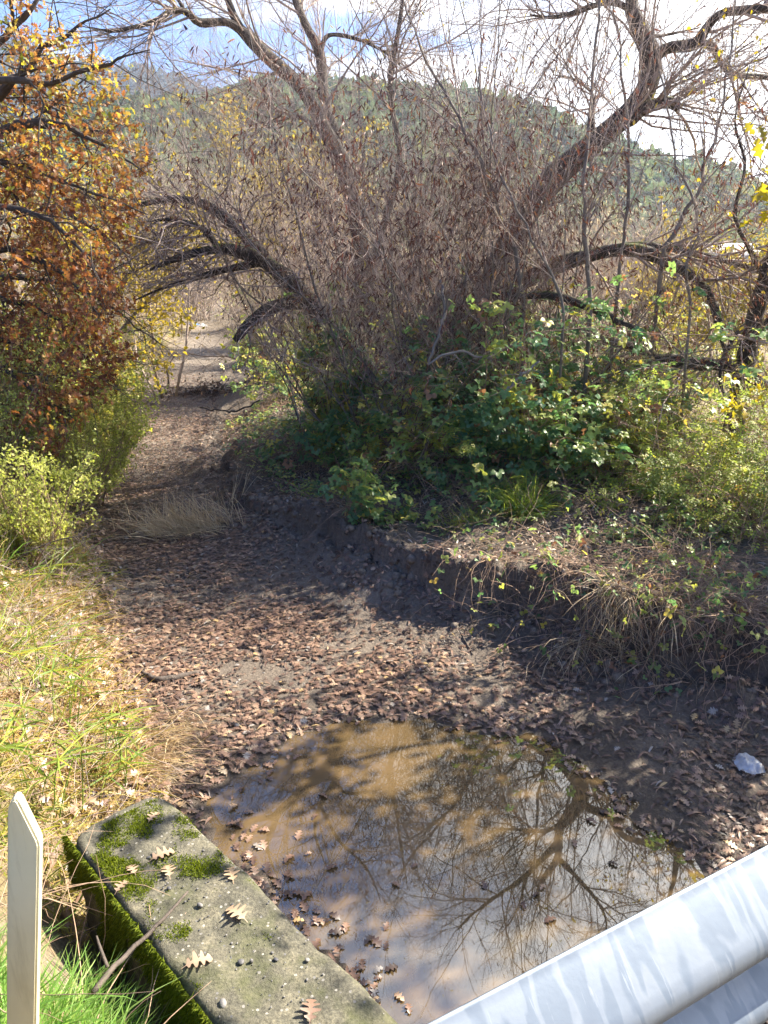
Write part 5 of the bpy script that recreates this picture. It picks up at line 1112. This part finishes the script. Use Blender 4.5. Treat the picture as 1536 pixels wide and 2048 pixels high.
litter('path_leaf_litter', 'small dry leaves covering the far part of the creek path', 110000, (-10, -1.6, 9.0, 22.),
       lambda x, y, h, dl, dr, ps: chan(dl, dr)*np.clip(.6 + .8*fbm(x, y, .8, 3, 301), .05, 1)*ss(26, 12, y), WIL, (.05, .10), .42, .25, .35)
litter('bank_leaf_litter', 'dry tan leaves strewn over the right bank top', 120000, (-5, 5., 3.8, 14.),
       lambda x, y, h, dl, dr, ps: ss(.18, .3, dr)*ss(4.5, 2.5, dr)*np.clip(.42 + .7*fbm(x, y, 1.1, 3, 311), .03, 1), WIL, (.05, .10), .66, .28, .6, (.006, .035))
litter('left_bank_litter', 'dry oak leaves caught in the grass of the left bank', 9000, (-4.2, -.6, 2.2, 9.),
       lambda x, y, h, dl, dr, ps: ss(-.05, .1, dl)*ss(1.6, .2, dl), OAKLO, (.04, .085), .62, .2, .5, (.02, .07))
litter('scarp_litter', 'few dark leaves stuck to the eroded bank face', 26000, (-2.2, 3.6, 3.8, 8.8), lambda x, y, h, dl, dr, ps: (np.abs(dr-.05) < .2)*.12, OAKLO, (.03, .06), .35, .25, .5)
reseed('patch 8')
# leaves floating on the pond and sunken at its edge
x = rng.uniform(-1.3, 2.2, 9000); y = rng.uniform(1.9, 4.3, 9000); ps = pond_sd(x, y); k = (ps > -.05) & (rng.uniform(0, 1, 9000) < .55*ss(.18, .0, ps)*ss(-.15, .3, fbm(x, y, 2.5, 3, 321)) + .010*ss(0, .3, fbm(x, y, 1.8, 2, 325)) + .002)
x, y = x[k], y[k]; n = len(x); a = rng.uniform(0, 2*pi, n)
mb = MB(); scatter(mb, OAKLO, np.stack([x, y, np.full(n, .006)], -1), frames(np.stack([np.cos(a), np.sin(a), 0*a], -1), np.tile([0, 0, 1.], (n, 1)) + rng.normal(size=(n, 3))*.12), rng.uniform(.035, .07, n), np.clip(rng.normal(.42, .25, n), 0, 1))
tag(mb.build('floating_leaves', M_litter), 'brown leaves floating along the margin of the muddy pond', 'leaves', kind='stuff')
reseed('patch 10')
# crumbled soil clods on and below the eroded face
S, dl, dr, ps = sample_ground(30000, -2.6, 3.8, 3.8, 9., lambda x, y, h, dl, dr, ps: np.exp(-((dr-.02)/.2)**2)*ss(-.2, .3, fbm(x, y, 2.5, 3, 331))*.45); n = len(S)
V0, F0 = PEB; V0 = V0*(1 + .35*fbm(V0[:, 0:1]*1.3 + V0[:, 2:3], V0[:, 1:2]*1.7, 1.2, 2, 5)); mb = MB()
scatter(mb, (V0, F0), S, frames(rdir(n), rdir(n)), np.exp(rng.normal(-4.0, .5, n)).clip(.006, .05)); tag(mb.build('soil_clods', M_soil), 'crumbled dark soil clods on the eroded bank face', 'soil clods', kind='stuff')
reseed('patch 9')
# gravel in the bed
S, dl, dr, ps = sample_ground(14000, -3.4, 3.2, 1.9, 9., lambda x, y, h, dl, dr, ps: (ss(.25, 0, np.abs(dr))*.6 + .10*ss(.2, -.3, dr))*ss(.1, -.1, dl)*(ps < 0)); n = len(S)
mb = MB(); sz = np.exp(rng.normal(-5.4, .5, n)).clip(.002, .016); pebbles(mb, S, sz); tag(mb.build('gravel', M_stone), 'fine gravel sprinkled over bare soil of the creek bed', 'gravel', kind='stuff')
for px, py, sz, rn, lab in [(475, 1453, .026, .75, 'smooth grey stone on the litter above the pond'), (555, 1412, .022, .4, 'small grey stones pushed together on the litter path'), (330, 1455, .024, .85, 'pale stone at the foot of the left bank'), (202, 1262, .04, .3, 'dark grey stone in the grass of the left bank')]:
    p = hit(px, py); mb = MB(); k = 4 if 'stones' in lab else 1
    pebbles(mb, np.array([[q*.02 - (.02 if k > 1 else 0), (q % 2)*.02, sz*.35] for q in range(k)]), np.full(k, sz/(1.6 if k > 1 else 1)), np.full(k, rn)); tag(mb.build('stone', M_stone, loc=p, local=True), lab, 'stone')
# sticks on the bed
for lst, rr, mt, lab in [([(285, 1350), (315, 1365), (350, 1362), (385, 1352), (402, 1348)], [.010, .024, .024, .017, .008], M_deadwood, 'thick dark bent stick lying on the sunny leaf litter'),
                         ([(355, 1155), (385, 1147), (425, 1143)], [.008, .011, .006], M_deadwood, 'short dark stick on the leaf litter below the flattened grass'),
                         ([(905, 1235), (925, 1275), (945, 1310)], [.006, .008, .005], M_deadwood, 'dark stick sloping down from the eroded bank onto the litter'),
                         ([(1175, 1310), (1150, 1360), (1130, 1390)], [.004, .005, .003], M_greywood, 'pale thin curved stick below the hanging straw')]:
    P = np.array([hit(*q) for q in lst]); P[:, 2] += np.array(rr).max()*.8; P, R = resample(P, np.interp(np.linspace(0, 1, len(lst)), np.linspace(0, 1, len(rr)), rr), 18, .003)
    mb = MB(); tubes(mb, P, R, 7, np.array([.4]), cap=True); tag(mb.build('stick', mt, loc=P[0]), lab, 'stick')
reseed('patch 11')
# forked dead sapling on the path
b = hit(336, 778); mb = MB(); q = lambda px, py: at(px, py, b[1])
for lst, rr in ([(b + [0, 0, -.05]), q(337, 750), q(334, 735), q(345, 718), q(352, 705)], [.03, .028, .024, .016, .008]), ([q(335, 736), q(326, 722), q(318, 705)], [.015, .01, .005]), ([b + [-.4, 0, .05], b + [0, 0, .03], b + [.5, -.1, .04], b + [1.0, -.2, .05]], [.012, .02, .018, .008]):
    P, R = resample(np.array(lst), rr, 12, .01); tubes(mb, P, R, 6, cap=True)
tag(mb.build('dead_sapling', M_deadwood, loc=b), 'dark forked dead sapling standing in the leafy path', 'dead sapling')
reseed('patch 12')
# brown brush pile across the path
b = hit(410, 790); n = 260; S = b + rng.normal(size=(n, 3))*[.45, .25, .0]; S[:, 2] = H(S[:, 0], S[:, 1]); P, R = grow(S, rdir(n)*[1, 1, .3] + [0, 0, .3], rng.uniform(.2, .7, n), 7, .2, -.1, rng.uniform(.003, .008, n), .4)
mb = MB(); tubes(mb, P, R, 4, rng.uniform(0, .4, n)); hang_leaves(mb, OAKLO, P, 700, (.06, .10), .3, .8, .3, .2)
tag(mb.build('brush_pile', M_litter, loc=b), 'dark brown pile of twigs and leaves across the path', 'brush pile')
# litter thrown away
def crumple(w, d, h, seed, n=26):
    u = np.linspace(-1, 1, n); U, Vv = np.meshgrid(u, u); r = np.sqrt(U**2 + Vv**2)
    z = h*(1 - np.clip(r, 0, 1.1)**2*.9) + fbm(U, Vv, 2.2, 4, seed)*h*.9 + np.abs(fbm(U, Vv, 4.5, 2, seed+3))*h*.5
    x = U*w*(1 - .18*Vv**2) + fbm(U, Vv, 2, 3, seed+7)*w*.12; y = Vv*d*(1 - .18*U**2) + fbm(U, Vv, 2, 3, seed+11)*d*.12
    i = np.arange(n-1)[:, None]*n; j = np.arange(n-1)[None]; return np.stack([x, y, z*.7], -1).reshape(-1, 3), np.stack([i+j, i+j+1, i+j+n+1, i+j+n], -1).reshape(-1, 4)
for px, py, w, d, h, mt, lab in [(1497, 1535, .075, .085, .05, M_white, 'crumpled dirty white plastic on the muddy leaves at the right'), (404, 653, .25, .2, .15, M_white, 'scrap of white plastic far along the path'), (386, 650, .35, .2, .12, M_blue, 'scrap of blue plastic far along the path left of the white scrap')]:
    p = hit(px, py); mb = MB(); V, F = crumple(w, d, h, int(px)); mb.add(V + [0, 0, .012], F); tag(mb.build('plastic_scrap', mt, loc=p, local=True), lab, 'litter')
